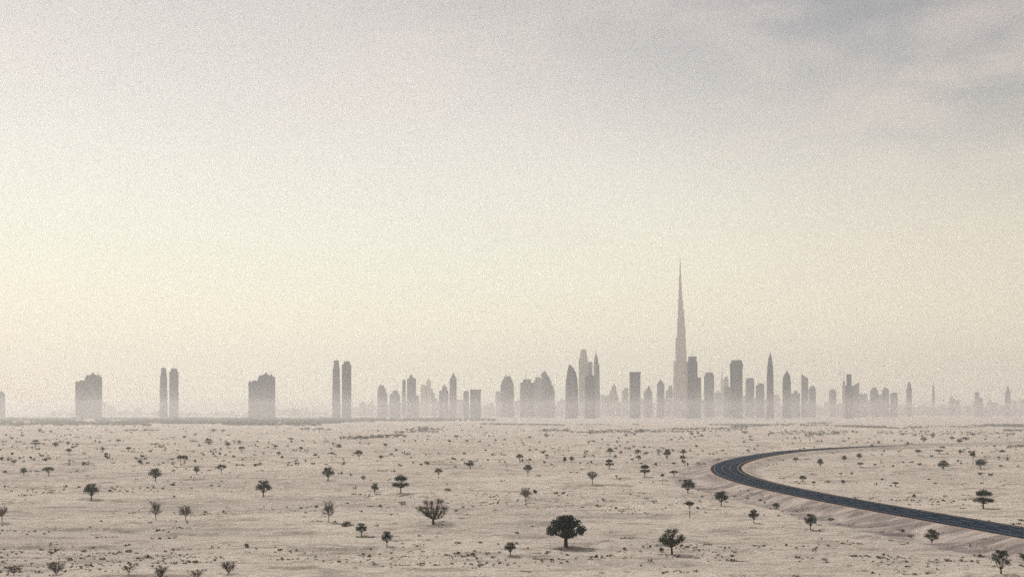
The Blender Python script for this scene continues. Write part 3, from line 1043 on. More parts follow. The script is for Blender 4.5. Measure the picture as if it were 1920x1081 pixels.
# ------------------------------------------------------------------ shrubs: kind, px, base py, width px, height px
SHRUBS = [
 ('ball', 10, 886, 8, 5), ('wide', 35, 829, 14, 5.5), ('wide', 7, 829, 13, 4.5), ('ball', 126.6, 834, 9, 7), ('wide', 361, 828, 13, 6),
 ('wide', 302, 839, 12, 7), ('mush', 292, 838, 6, 8), ('mush', 240, 848, 10, 10), ('wide', 231, 847, 9, 3.5), ('wide', 249, 847, 9, 3.5),
 ('mush', 193, 846, 7, 8), ('dead', 263, 867, 8, 5), ('mush', 130, 865, 5, 7), ('mush', 454.6, 861, 4, 6), ('ball', 3, 863, 8, 6),
 ('ball', 75, 810, 9, 7), ('ball', 81, 812, 8, 4), ('ball', 95, 810.5, 7, 6), ('ball', 42, 818, 7, 4.5), ('ball', 128, 805.5, 7, 4), ('ball', 11, 817, 5, 4),
 ('ball', 22, 823, 6, 4), ('wide', 199, 807, 9, 3), ('wide', 238.6, 809, 6, 3), ('ball', 399.5, 809, 12, 6), ('ball', 418, 809, 7, 5),
 ('ball', 366, 816, 6, 5), ('ball', 345, 822, 6, 6), ('ball', 449.6, 832, 8, 7), ('wide', 438.5, 828, 8, 4), ('ball', 145, 834, 7, 4), ('ball', 186.5, 830.5, 7, 4),
 ('wide', 164, 892.5, 7, 3.5), ('wide', 321.5, 861.5, 9, 3.5), ('wide', 392.5, 882, 9, 3.5), ('wide', 69.6, 884, 10, 3.5), ('wide', 58, 884, 4, 3),
 ('mush', 277, 913, 5, 5), ('ball', 282.6, 937.5, 5, 3.5), ('ball', 327, 933, 5, 4), ('wide', 115, 829, 9, 3.5), ('wide', 144, 821, 12, 3), ('wide', 186, 822, 12, 3),
 ('low', 708, 990, 11, 8), ('dead', 647, 985, 16, 8), ('wide', 660, 984, 9, 5), ('low', 755.6, 944, 14, 8), ('ball', 712.5, 950.5, 8, 6), ('low', 666.5, 916, 8.5, 6.5),
 ('low', 842, 918.5, 15, 6), ('mush', 838, 910, 5, 5), ('ball', 658, 892, 6, 5), ('low', 640, 888, 12, 6), ('wide', 658, 886, 8, 3), ('dead', 587, 867, 7, 5),
 ('mush', 516, 843, 9, 8), ('mush', 563.5, 846, 10, 10), ('wide', 553, 845, 12, 4), ('wide', 574, 845, 10, 4), ('mush', 620.6, 846, 4, 6),
 ('ball', 634, 838, 13, 8), ('mush', 625, 836, 6, 8), ('mush', 691.6, 836, 5, 6), ('ball', 716, 818, 7, 5), ('ball', 945.8, 824.5, 4, 4),
 ('ball', 915, 861.5, 4, 4), ('ball', 798.8, 854, 4, 3), ('wide', 765, 852.5, 13, 5.5), ('low', 758, 850, 9, 5), ('low', 733, 852, 7.5, 4), ('mush', 771, 860, 4, 5),
 ('wide', 795, 807, 28, 8), ('wide', 814, 810.5, 20, 6), ('ball', 601, 805, 8, 4.5), ('low', 734, 965, 6, 3.5), ('low', 746, 962.5, 4, 3), ('wide', 865.6, 969.5, 11, 3.5),
 ('wide', 727.8, 955.5, 7, 2.5), ('wide', 728, 951.5, 7, 2.5), ('low', 740, 885.5, 12, 4.5), ('wide', 716, 883, 18, 4), ('low', 694, 1026, 5, 4), ('wide', 741.7, 1015, 9, 3), ('low', 774, 1029, 5, 3.5),
 ('wide', 802, 1012, 8, 2.5), ('wide', 818, 1007, 6, 3), ('wide', 688, 1001, 40, 5), ('ball', 757, 828, 6, 4), ('wide', 667, 821, 14, 4),
 ('ball', 1264, 868, 8, 4.5), ('wide', 1008.7, 888, 12, 3.5), ('mush', 1156, 898, 6, 6), ('mush', 1163, 901, 5, 6), ('ball', 1188, 839, 5, 4), ('ball', 1208.6, 840, 6, 4.5),
 ('ball', 1218, 840, 4.5, 4), ('ball', 1162, 837.5, 4.5, 3), ('ball', 1354.8, 846, 6, 4), ('ball', 1114, 828.5, 6.5, 4), ('ball', 1128.4, 825, 5, 4.5),
 ('ball', 994, 822.5, 8, 4.5), ('ball', 1025.4, 819, 9, 6), ('ball', 1160.4, 823.5, 4.5, 4), ('ball', 1173, 819, 8, 6), ('ball', 1189, 816.5, 7.5, 5), ('ball', 1202, 811, 8, 7),
 ('ball', 1297.4, 815.5, 7.5, 6), ('ball', 1308, 813, 7, 5), ('ball', 1316, 818, 9, 3.5), ('ball', 1259, 825.5, 5, 4), ('ball', 1277, 821.5, 5, 4), ('ball', 1282, 824.5, 4, 3),
 ('ball', 1407, 821.5, 5.5, 4), ('ball', 1397, 812.5, 11, 6), ('wide', 1172, 933, 9, 3), ('wide', 1188, 933, 7, 2.5), ('wide', 1197, 933, 7, 3.5), ('wide', 1211, 932, 10, 3),
 ('low', 1401, 934, 7, 4), ('low', 1433, 943, 7, 4), ('low', 1389, 929, 4, 3), ('ball', 993.4, 845, 6.5, 4), ('wide', 1026, 859, 7, 4),
 ('low', 1026, 1036, 16, 5), ('wide', 1008, 1041, 18, 2.5), ('low', 988, 1028, 7, 4), ('wide', 1015, 1043, 24, 3), ('low', 1079, 1048, 8, 4.5), ('wide', 1056, 1049, 12, 3),
 ('wide', 1107, 1048, 11, 3), ('wide', 1117, 1045, 9, 3), ('dead', 1241, 1032, 8, 10), ('low', 1221, 1057, 12, 5), ('low', 1203, 1061, 6, 4), ('wide', 1176, 1072, 13, 3), ('wide', 1270, 1070, 14, 3),
 ('low', 1029, 1061, 6, 3), ('wide', 985, 1071, 26, 3), ('low', 1246, 1063, 6, 3), ('wide', 1128, 1074, 12, 3), ('dead', 1004, 925, 8, 8),
 ('ball', 1747.6, 857, 6.5, 5), ('ball', 1811.7, 825, 14, 6.5), ('ball', 1748, 819.5, 11, 7), ('ball', 1691, 816.5, 7, 5), ('mush', 1657, 843, 6, 7), ('ball', 1648, 832, 6, 5),
 ('ball', 1677.5, 829, 5.5, 4.5), ('ball', 1701, 836, 7.5, 5), ('ball', 1715.6, 836.5, 8, 3.5), ('ball', 1765, 837.5, 5.5, 4), ('ball', 1640.4, 819, 4.5, 4), ('ball', 1490, 822, 5.5, 5),
 ('ball', 1591.7, 824, 4, 4), ('wide', 1516.6, 819, 16, 5.5), ('wide', 1539.4, 817, 12, 5), ('wide', 1568, 814, 15, 7), ('ball', 1637.7, 854.5, 4, 3), ('ball', 1654, 853.5, 4, 3),
 ('dead', 1880, 849, 10, 7), ('wide', 1908, 838, 32, 6), ('ball', 1838, 890, 7.5, 4.5), ('dead', 1857, 892, 9, 6), ('mush', 1679.4, 914, 12, 9), ('low', 1643, 909, 8, 6), ('ball', 1654, 900, 6, 4),
 ('low', 1671, 911, 6, 4), ('low', 1552, 905, 13, 5), ('mush', 1577, 893, 7, 6), ('wide', 1586, 892, 6, 2.5), ('ball', 1693, 867, 4, 3), ('wide', 1880, 908.5, 8, 2.5),
 ('wide', 1914.6, 974, 9, 3.5), ('wide', 1804.7, 953, 13, 3), ('low', 1543.6, 967, 6, 4.5), ('wide', 1573.6, 983, 9, 3), ('wide', 1593, 985, 8, 3), ('wide', 1600, 978, 6, 3), ('wide', 1536, 984, 13, 3.5),
 ('wide', 1633, 987, 12, 3.5), ('wide', 1654.4, 992.5, 11, 3.5), ('dead', 1692, 998, 13, 6), ('low', 1706.7, 1004, 11, 7), ('low', 1818.6, 1026, 7, 5), ('wide', 1801, 1020, 10, 3), ('wide', 1848, 1033, 9, 3),
 ('low', 1546.6, 1050, 12, 6), ('dead', 1550, 1058, 14, 6), ('wide', 1592, 1060, 11, 3), ('wide', 1697, 1074, 11, 3), ('ball', 1918.5, 1049, 11, 12), ('low', 1540, 1010, 5, 3), ('wide', 1671, 1013, 11, 3),
 ('wide', 1693, 1020, 12, 3), ('low', 1701, 1019, 6, 4), ('wide', 1455, 955, 13, 3.5), ('ball', 1445, 954, 5, 3), ('wide', 1467, 897, 12, 3), ('wide', 1467, 863, 8, 4), ('low', 1456, 870, 5, 3), ('low', 1450, 872, 4, 3),
 ('low', 1500, 1053, 6, 3), ('low', 1485, 956, 4, 3), ('low', 1484, 965, 6, 3), ('low', 1499, 976, 6, 4), ('low', 1461, 967, 7, 3),
]
SLOOK = {'ball': 'dark rounded shrub', 'wide': 'low dark spreading scrub patch', 'low': 'low dry brown bush', 'mush': 'tiny crowned thorn bush', 'dead': 'leafless dead bush'}
SP = {k: [make_shrub(k, 500 + 7 * i + ord(k[0])) for i in range(4)] for k in SLOOK}
for j, (kind, px, py, wp, hp) in enumerate(SHRUBS):
    o, Ht, Wt = SP[kind][j % 4]
    x, y, z = ground_at(px, py)
    c_ = o.copy(); COL.objects.link(c_)
    c_.name = 'desert_shrub'
    c_.location = (x, y, z - .05)
    c_.rotation_euler = (0, 0, random.uniform(-.35, .35) + (math.pi if random.random() < .5 else 0))
    sw, sh = wp / F * y / Wt, hp / F * y / Ht
    c_.scale = (sw, min(sw, sh * 2.2), sh)
    tag(c_, None, 'shrub', 'shrubs dotted over the sand')
    PENDING.append((c_, SLOOK[kind], px, py))
for k in SP:
    for o, a, b in SP[k]: bpy.data.objects.remove(o)
resolve_labels()

# ------------------------------------------------------------------ uncountable: wood on the horizon, scrub lines, tufts, stones
rg = rng(42)


def clump_field(name, pts, rad, hgt, mat, per=16, leaf=None):
    """pts: (n,3) ground points; rad/hgt arrays. Every clump is a heap of leaf sprays."""
    n = len(pts)
    P = np.repeat(pts, per, 0); Rr = np.repeat(rad, per); Hh = np.repeat(hgt, per)
    m_ = len(P)
    d = rg.normal(size=(m_, 3)); d /= np.linalg.norm(d, axis=1)[:, None]
    rr = (0.25 + 0.8 * rg.random(m_))[:, None]
    pos = P + np.c_[d[:, 0] * Rr, d[:, 1] * Rr, np.zeros(m_)] * rr
    pos[:, 2] += Hh * (0.5 + 0.5 * d[:, 2] * rr[:, 0])
    u = rg.normal(size=(m_, 3)); u[:, 2] *= .6; u /= np.linalg.norm(u, axis=1)[:, None]
    w = np.cross(u, rg.normal(size=(m_, 3))); w /= np.linalg.norm(w, axis=1)[:, None]
    L = ((leaf if leaf else 0.55) * np.minimum(Rr, Hh * 1.6) * (0.6 + .8 * rg.random(m_)))[:, None]
    q = np.stack([pos - u * L, pos + w * L * .6, pos + u * L, pos - w * L * .6], 1).reshape(-1, 3)
    return quads_mesh(name, q, 4, mat)


def strip_points(x0, y0, x1, y1, thick, n):
    t = rg.random(n)
    px = x0 + (x1 - x0) * t
    py = y0 + (y1 - y0) * t + (rg.random(n) - .5) * thick
    y = H * F / (py - HZ)
    x = (px - 960) / F * y
    # break the strip up with patchy noise
    keep = vnoise(x / 70, y / 160, 77) + .35 * vnoise(x / 18, y / 60, 78) > 0.44 + .10 * rg.random(n)
    x, y = x[keep], y[keep]
    return np.c_[x, y, terrain(x, y)]


wood = [(0, 790, 140, 790.5, 9, 900), (100, 794, 280, 795, 5, 420), (180, 788, 330, 789, 7, 700), (300, 789, 480, 790.5, 9, 1200), (420, 792, 520, 793, 8, 600),
        (500, 788, 560, 789, 5, 350), (545, 791, 640, 789, 7, 500), (600, 788, 700, 787.5, 5.5, 700), (690, 787, 830, 787, 4, 700), (830, 787, 930, 788, 2.5, 250),
        (0, 797, 120, 797, 2, 120), (480, 796, 600, 797, 2.5, 160), (0, 785, 660, 785, 3, 900)]
P = np.concatenate([strip_points(a, b, c_, d, t * 1.25, int(n * .62)) for a, b, c_, d, t, n in wood])
o = clump_field('distant_wood', P, 4.5 + 5 * rg.random(len(P)), 4.0 + 3.5 * rg.random(len(P)), LEAF_MID, 14, .42)
tag(o, 'dark grey-green belt of far-off trees along the left horizon', 'wood', kind='stuff')
lines = [(900, 795, 1060, 797, 3, 420), (1080, 796.5, 1200, 796, 2, 130), (1330, 796, 1480, 796.5, 2.5, 330), (1480, 795, 1560, 792, 3, 260), (1370, 800, 1440, 798, 3, 160),
         (1500, 797, 1660, 801, 3, 330), (1580, 799, 1700, 803, 3, 300), (1690, 802, 1760, 800, 3, 200), (1760, 800, 1920, 797.5, 3.5, 600), (1850, 797, 1920, 798, 5, 300), (1880, 807, 1920, 808, 3, 60),
         (1010, 808, 1240, 809, 5, 200), (1080, 812, 1400, 806, 5, 200), (1240, 805, 1400, 803, 3, 130), (760, 806, 830, 804, 3, 60), (640, 822, 760, 818, 4, 120), (740, 812, 830, 806, 4, 90),
         (560, 805, 620, 806, 2, 50), (235, 808, 300, 807, 2, 60), (1440, 812, 1620, 812, 8, 130), (1640, 812, 1900, 814, 8, 110)]
P = np.concatenate([strip_points(*w) for w in lines])
o = clump_field('scrub_line', P, 1.6 + 2.6 * rg.random(len(P)) ** 2, 1.4 + 2.0 * rg.random(len(P)) ** 2, LEAF_SCRUB, 12, .42)
tag(o, 'thin broken lines of scrub in front of the far city', 'scrub', kind='stuff')

# tufts and stones over the whole plain
n = 26000
u = rg.random(n)
py = 800 + 330 * u ** 0.85
px = rg.random(n) * 2100 - 90
y = H * F / (py - HZ)
x = (px - 960) / F * y
dens = vnoise(x / 60, y / 26, 51) * .6 + vnoise(x / 14, y / 6, 52) * .4
Dr, Sr, Ar = road_field(x, y)
keep = (dens + .35 * rg.random(n) > 0.92) & (Dr > 12)
x, y = x[keep], y[keep]
P = np.c_[x, y, terrain(x, y)]
s = 0.10 + 0.42 * rg.random(len(x)) ** 3 + 0.0006 * y + 0.0011 * y * (rg.random(len(x)) < .10)
o = clump_field('dry_tufts', P, s, s * (.45 + .3 * rg.random(len(x))), STONE, 7, .6)
tag(o, 'small dry tufts and stones scattered over the sand', 'tufts', kind='stuff')
# far shrubs too many to count: dark dots thickening towards the horizon
n = 1500
py = 799 + 75 * rg.random(n) ** 1.6
px = rg.random(n) * 2100 - 90
y = H * F / (py - HZ)
x = (px - 960) / F * y
Dr, Sr, Ar = road_field(x, y)
keep = (vnoise(x / 110, y / 140, 91) + .25 * rg.random(n) > 0.50) & (Dr > 14)
x, y = x[keep], y[keep]
s = 0.55 + 1.25 * rg.random(len(x)) ** 2 + .0003 * y
o = clump_field('far_shrubs', np.c_[x, y, terrain(x, y)], s, s * (1.0 + .5 * rg.random(len(x))), LEAF_SCRUB, 12, .5)
tag(o, 'countless small dark shrubs dotted over the far plain', 'shrubs', kind='stuff')
# drawn-out stony ledges
n = 95
px = rg.random(n) * 2000 - 40
py = 835 + 250 * rg.random(n)
PP, SS = [], []
for a, b in zip(px, py):
    y0 = H * F / (b - HZ); x0 = (a - 960) / F * y0
    L = rg.random() ** 2 * 14 + 2
    k = int(L * 2.2)
    if vnoise(np.array([x0 / 70]), np.array([y0 / 40]), 61)[0] < .42: continue
    xs = x0 + (rg.random(k) - .5) * L
    ys = y0 + (xs - x0) * rg.normal() * .22 + np.sin((xs - x0) * .5 + rg.random() * 6) * .8 + rg.normal(size=k) * .9
    PP.append(np.c_[xs, ys]); SS.append(0.06 + .34 * rg.random(k) ** 3 + .0003 * ys)
PP = np.concatenate(PP); SS = np.concatenate(SS)
Dr, Sr, Ar = road_field(PP[:, 0], PP[:, 1])
kk = Dr > 12
PP, SS = PP[kk], SS[kk]
o = clump_field('stony_ledges', np.c_[PP, terrain(PP[:, 0], PP[:, 1])], SS * 1.5, SS * .8, STONE, 6, .7)
tag(o, 'dark drawn-out rows of stones and dead grass on the sand', 'stones', kind='stuff')


# ------------------------------------------------------------------ city
def facade(name, glass, wall, flr=4.0, bay=6.0):
    m, nt, bs = new_mat(name)
    t = nt.nodes.new('ShaderNodeTexCoord')
    s = nt.nodes.new('ShaderNodeSeparateXYZ')
    nt.links.new(t.outputs['Object'], s.inputs[0])
    fz = math_node(nt, 'FRACT', math_node(nt, 'DIVIDE', s.outputs[2], flr))
    fx = math_node(nt, 'FRACT', math_node(nt, 'DIVIDE', math_node(nt, 'ADD', s.outputs[0], s.outputs[1]), bay))
    wz = math_node(nt, 'LESS_THAN', fz, 0.62)
    wx = math_node(nt, 'LESS_THAN', fx, 0.74)
    win = math_node(nt, 'MULTIPLY', wz, wx)
    n = noise_tex(nt, mapped(nt, .03, .03, .012), 1.0, 3, .5)
    wallc = mixc(nt, smap(nt, n, .3, .7), wall, tuple(v * .78 for v in wall))
    nt.links.new(mixc(nt, win, wallc, glass), bs.inputs['Base Color'])
    nt.links.new(math_node(nt, 'MULTIPLY_ADD', win, -0.35, 0.75), bs.inputs['Roughness'])
    bs.inputs['Specular IOR Level'].default_value = 0.3
    return m


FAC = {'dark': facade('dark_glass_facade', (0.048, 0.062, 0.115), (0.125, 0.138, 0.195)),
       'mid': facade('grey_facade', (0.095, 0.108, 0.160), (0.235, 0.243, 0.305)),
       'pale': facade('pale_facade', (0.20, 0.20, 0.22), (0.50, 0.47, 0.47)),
       'ghost': facade('haze_pale_facade', (0.38, 0.37, 0.37), (0.72, 0.66, 0.63))}  # paleness of distant haze put into the wall colour, tallest tower included
m, nt, bs = new_mat('spire_steel')
bs.inputs['Base Color'].default_value = (0.16, 0.16, 0.17, 1)
bs.inputs['Metallic'].default_value = 0.4
bs.inputs['Roughness'].default_value = 0.5
STEEL = m


def section(shape, w, d, cx, z):
    if shape == 'rect':
        pts = [(-1, -1), (1, -1), (1, 1), (-1, 1)]
    elif shape == 'chamf':
        c_ = .62
        pts = [(-c_, -1), (c_, -1), (1, -c_), (1, c_), (c_, 1), (-c_, 1), (-1, c_), (-1, -c_)]
    elif shape == 'cross':
        c_, i = .55, .82
        pts = [(-c_, -1), (c_, -1), (c_, -i), (i, -i), (i, -c_), (1, -c_), (1, c_), (i, c_), (i, i), (c_, i), (c_, 1), (-c_, 1), (-c_, i), (-i, i), (-i, c_), (-1, c_), (-1, -c_), (-i, -c_), (-i, -i), (-c_, -i)]
    elif shape == 'tri':                       # three rounded wings round a core
        pts = []
        for k in range(36):
            a = 2 * math.pi * k / 36
            rr_ = .66 + .40 * abs(math.cos(1.5 * (a - math.pi / 2))) ** 1.6
            pts.append((rr_ * math.cos(a), rr_ * math.sin(a)))
        mx = max(p[0] for p in pts)
        pts = [(p[0] / mx, p[1] / mx) for p in pts]
    else:
        pts = [(math.cos(2 * math.pi * k / 24), math.sin(2 * math.pi * k / 24)) for k in range(24)]
    return [(cx + p[0] * w / 2, p[1] * d / 2, z) for p in pts]


BASEW = []


def tower(label, D, shape, tone, base, tiers, masts=(), group=None, name='office_tower', turn=None):
    """base=(cx,w) at ground in px; tiers=[(cx,w0,w1,ytop,part)], masts=[(px,ytop,ybase)]"""
    s = D / F
    X0 = (base[0] - 960) * s
    rz = -math.atan2(X0, D)
    rs = random.Random(int(base[0] * 7 + D))
    a = rs.uniform(-.42, .42) if turn is None else turn
    if shape in ('round', 'tri'): a = 0
    root = empty(name, (X0, D, 0), rz + a)
    k = 1.0
    if shape in ('rect', 'cross'):
        k = 1 / (math.cos(a) + .85 * math.sin(abs(a)))
    elif shape == 'chamf':
        k = 1 / (math.cos(a) + .45 * math.sin(abs(a)))
    k *= math.cos(rz) if shape != 'x' else 1
    parts = {}
    z = -4.0
    for (cx, w0, w1, yt, part) in tiers:
        zt = H + (HZ - yt) * s
        mb = parts.setdefault(part, MB())
        o0 = (cx - base[0]) * s
        W0, W1 = w0 * s * k, w1 * s * k
        if w1 <= 0.8 and part != 'spire': W1 = 0.8 * s * k
        dd = .85
        if part == 'body' and zt - z > 60:
            # slim plant-floor bands, 0.6 m recesses, break the shaft
            nb = max(1, int((zt - z) / 70))
            zz = z
            for b in range(nb):
                z1 = z + (zt - z) * (b + 1) / nb
                ww0 = W0 + (W1 - W0) * (zz - z) / (zt - z)
                ww1 = W0 + (W1 - W0) * (z1 - 5 - z) / (zt - z)
                mb.prism(section(shape, ww0, ww0 * dd, o0, zz), section(shape, ww1, ww1 * dd, o0, z1 - 5))
                if b < nb - 1:
                    mb.prism(section(shape, ww1 * .95, ww1 * .95 * dd, o0, z1 - 5.0), section(shape, ww1 * .95, ww1 * .95 * dd, o0, z1), False, False)
                else:
                    mb.prism(section(shape, ww1 * .995, ww1 * .995 * dd, o0, z1 - 5.0), section(shape, W1, W1 * dd, o0, z1), False, True)
                zz = z1
        else:
            mb.prism(section(shape, W0, W0 * dd, o0, z), section(shape, W1, W1 * dd, o0, zt))
        z = zt
    MASTS = []
    for i, (mx, yt, yb) in enumerate(masts):
        mb = MB()
        o0 = (mx - base[0]) * s
        zt, zb = H + (HZ - yt) * s, H + (HZ - yb) * s - 6
        mb.tube([(o0, 0, zb), (o0, 0, zb + (zt - zb) * .5), (o0, 0, zt)], [1.5 * D / 4600, 1.1 * D / 4600, .45], 6)
        MASTS.append(mb)
    top = None
    for p, mb in parts.items():
        top = mb.build(p, FAC[tone] if p not in ('spire',) else STEEL, root)
    for mb in MASTS: mb.build('mast', STEEL, top)
    tag(root, label, 'building' if name != 'office_tower' else 'tower', group)
    BASEW.append((base[0], base[1]))
    return root


B, CR, SPR = 'body', 'crown', 'spire'
N_, M_, P_ = 4650, 5300, 6600        # near, middle and far rows of the city


def curved(cx, xs):
    """xs = [(xl, xr, y)] outline rows -> tiers"""
    out = []
    for i in range(1, len(xs)):
        (a, b, y0), (c_, d_, y1) = xs[i - 1], xs[i]
        out.append(((a + b + c_ + d_) / 4, b - a, d_ - c_, y1, B if y1 > xs[0][2] - 0 or i == 1 else CR))
    return out


tower('grey tower cut by the left edge of the photo, small mast', N_, 'chamf', 'mid', (0, 20), [(0, 20, 19, 738, B), (0, 15, 13, 734, CR)], [(2.5, 727, 735)])
for (xb, lab) in ((167, 'bulky dark block tower with stepped castle-like roof, left of the first twin towers'),
                  (491.5, 'bulky dark block tower with stepped castle-like roof, left of the second twin towers')):
    D = N_
    s = D / F
    root = empty('block_tower', ((xb - 960) * s, D, 0), -math.atan2((xb - 960) * s, D))
    k = math.cos(math.atan2((xb - 960) * s, D))
    zf = lambda y: H + (HZ - y) * s
    mb = MB()
    X = lambda dx: dx * s * k

    def bx(mb, x0, x1, y0, y1, z0, z1):
        mb.prism([(x0, y0, z0), (x1, y0, z0), (x1, y1, z0), (x0, y1, z0)], [(x0, y0, z1), (x1, y0, z1), (x1, y1, z1), (x0, y1, z1)])
    bx(mb, X(-8), X(17), -28, 28, -4, zf(707)); bx(mb, X(17.02), X(24.6), -24, 24, -4, zf(707.5))
    mb.build('main_block', FAC['dark'], root)
    mb = MB(); bx(mb, X(-25.5), X(-8.03), -24, 24, -4, zf(716)); mb.build('side_wing', FAC['dark'], root)
    mb = MB()
    bx(mb, X(-24.5), X(-21), -20, 20, zf(716.01), zf(714)); bx(mb, X(-18), X(-8.2), -20, 20, zf(716.01), zf(713))
    bx(mb, X(-6), X(1), -22, 22, zf(707.01), zf(703.5)); bx(mb, X(1.02), X(13), -20, 20, zf(707.01), zf(702))
    bx(mb, X(13.5), X(19), -18, 18, zf(707.01), zf(702.5)); bx(mb, X(19.3), X(23), -12, 12, zf(707.5), zf(705))
    mb.prism([(X(3.5), -10, zf(702.01)), (X(11), -10, zf(702.01)), (X(11), 10, zf(702.01)), (X(3.5), 10, zf(702.01))],
             [(X(7), -.7, zf(697)), (X(7.4), -.7, zf(697)), (X(7.4), .7, zf(697)), (X(7), .7, zf(697))])
    rc = mb.build('roof_crown', FAC['dark'], root)
    for (mx, yt) in ((17.5, 694.5), (-1.5, 699.5), (22, 701)):
        q = MB(); q.tube([(X(mx), 0, zf(706.5)), (X(mx), 0, zf(yt))], [1.6, .5], 6); q.build('mast', STEEL, rc)
    tag(root, lab, 'tower', 'bulky block towers')
for (x0, yo, w) in ((298.5, 15, 'first'), (622.3, 0, 'second')):
    tower(f'narrow stepped left tower of the {w} twin pair', N_, 'chamf', 'mid', (x0 + 8, 16.5), [(x0 + 8, 16, 13, 690 + yo * .93, B), (x0 + 8.3, 11.5, 9, 678 + yo * .93, CR), (x0 + 8.3, 9.5, 9.5, 675.5 + yo * .93, CR)],
          [(x0 + 8.5, 671.5 + yo * .93, 676 + yo)], 'twin towers')
    tower(f'wider flat-shouldered right tower of the {w} twin pair', N_, 'rect', 'mid' if w == 'first' else 'dark', (x0 + 27.5, 18), [(x0 + 27.5, 17.6, 17.8, 683 + yo * .9, B), (x0 + 27.8, 13, 11, 677 + yo * .9, CR)],
          [(x0 + 28, 671.5 + yo * .9, 678 + yo)], 'twin towers', turn=.05)
tower('small pale domed block right of the second twin towers', P_, 'round', 'pale', (679.5, 13), [(679.5, 13, 13, 756, B), (679.5, 12, 6, 753, CR)])
tower('small pale block with a peaked roof, left of the arch-topped tower', P_, 'rect', 'pale', (695, 14), [(695, 14, 14, 757, B), (697, 6, 1, 750, CR)])
tower('grey tower narrowing to a flat arched crown', M_, 'chamf', 'mid', (717, 20), [(717, 20, 18, 736, B), (715.5, 17, 13, 727, CR), (714.8, 12, 7, 721.5, CR)])
tower('wide grey stepped block with a small peak, right of the arch-topped tower', M_, 'cross', 'mid', (740.5, 24), [(740.5, 24, 22, 738, B), (741, 13, 10, 732, CR), (741.5, 5, 1, 729.5, CR)])
tower('thin grey slab just left of the pyramid-topped tower', M_, 'rect', 'mid', (757.5, 7), [(757.5, 7, 6.5, 713, B), (757.7, 5, 4.5, 711, CR)])
tower('grey tower with square shoulders and a pyramid top', M_, 'rect', 'mid', (771.5, 18), [(771.5, 18, 17, 709, B), (771, 10, 8, 706, CR), (771, 7, .9, 700.5, CR)], turn=.1)
tower('short annex at the right foot of the pyramid-topped tower', M_ + 90, 'rect', 'mid', (782, 6), [(782, 6, 6, 741, B)], name='annex_block')
tower('faint pale stepped block right of the pyramid-topped tower', P_, 'cross', 'ghost', (794, 12), [(794, 12, 11, 725, B), (794, 9, 7, 720.5, CR)])
tower('faint pale tower with a thin spire, left of the peaked grey tower', P_, 'chamf', 'ghost', (803.5, 10), [(803.5, 10, 9, 715, B), (803.5, 7, 5, 711, CR)], [(802, 705, 712)])
tower('faint stepped block descending right from the pale spire tower', P_ - 300, 'rect', 'pale', (813, 15), [(813, 15, 14, 746, B), (811, 9, 8, 736, B), (809, 5, 4, 728, CR)])
tower('grey tower with shoulders and a small peaked crown, left of the slim pointed tower', M_, 'chamf', 'mid', (832, 18), [(832, 18, 17, 732, B), (833.5, 10, 8, 724, CR), (833, 5, 1, 720.5, CR)])
tower('slim grey tower tapering to a point, left of the dark slab', M_, 'chamf', 'mid', (849.5, 13), [(849.5, 13, 13, 709, B), (850, 10, 6, 703, CR), (850, 5, .9, 698, CR)])
tower('low pale block right of the slim pointed tower', P_, 'rect', 'pale', (862, 13), [(862, 13, 13, 749, B)], name='low_block')
tower('narrow grey block beside the flat-roofed dark slab', N_, 'rect', 'mid', (874, 10), [(874, 10, 10, 734, B), (874.5, 7, 7, 732.5, CR)])
tower('wide flat-roofed dark slab with an overhanging top', N_, 'rect', 'dark', (891.5, 20), [(891.5, 20, 20, 734, B), (891.5, 21.5, 21.5, 730, CR)], turn=.08)
tower('low pale stepped block right of the flat-roofed slab', P_, 'rect', 'ghost', (916, 21), [(916, 21, 21, 759, B), (919, 12, 11, 755, CR)], name='low_block')
tower('pale square block at the left shoulder of the two-masted tower', P_ - 500, 'rect', 'pale', (934, 10), [(934, 10, 10, 733, B)])
tower('grey rounded-shoulder tower carrying two masts', M_, 'chamf', 'mid', (951, 26), [(951, 26, 24.5, 719, B), (951, 22, 18, 711, CR), (951.5, 15, 12, 705, CR)], [(948, 696, 706), (955, 697.5, 706)])
tower('wide dark square tower with one central mast, left of the domed tower', M_, 'rect', 'mid', (988, 27), [(988, 27, 26.5, 717, B), (988, 17, 16, 710.5, CR)], [(986, 695.5, 711)], turn=.12)
tower('pale grey square tower close behind the domed tower', M_ + 200, 'rect', 'pale', (1009, 17), [(1009, 17, 15, 712, B), (1009, 11, 10, 706.5, CR)])
tower('domed grey tower with a tiny spire on its dome', M_ - 200, 'round', 'mid', (1024, 23), [(1024, 24, 20, 713, B), (1023, 18, 14, 705, CR), (1020.5, 13, 11, 700, CR), (1020.5, 10, 5, 696, CR)], [(1020.5, 691.5, 697)])
tower('short grey tower leaning on the right side of the domed tower', M_ + 100, 'chamf', 'mid', (1037, 8), [(1037, 8, 6, 730, B), (1036, 5, 4, 722, CR)])
tower('low pale block left of the sail-shaped tower', P_, 'rect', 'ghost', (1052, 15), [(1052, 15, 14, 753, B), (1055, 8, 8, 748, CR)], name='low_block')
tower('dark sail-shaped tower curving up to a leaning tip', N_, 'round', 'dark', (1072, 25),
      [(1072, 24.5, 24, 735, B), (1072, 24, 22, 715, B), (1072, 22, 19.5, 704, CR), (1071.6, 19.5, 15.5, 696, CR), (1070.6, 15.5, 10, 689, CR), (1069.3, 10, 5, 685, CR), (1068.2, 5, 1.2, 682.5, CR)])
tower('tall pale tower with a narrowing flat crown, left of the needle-topped twin', P_ - 500, 'chamf', 'pale', (1093.5, 17), [(1093.5, 17, 17, 672, B), (1094, 15.5, 11.5, 660, CR), (1094, 11, 9, 655, CR)], [(1093.7, 649.5, 656)])
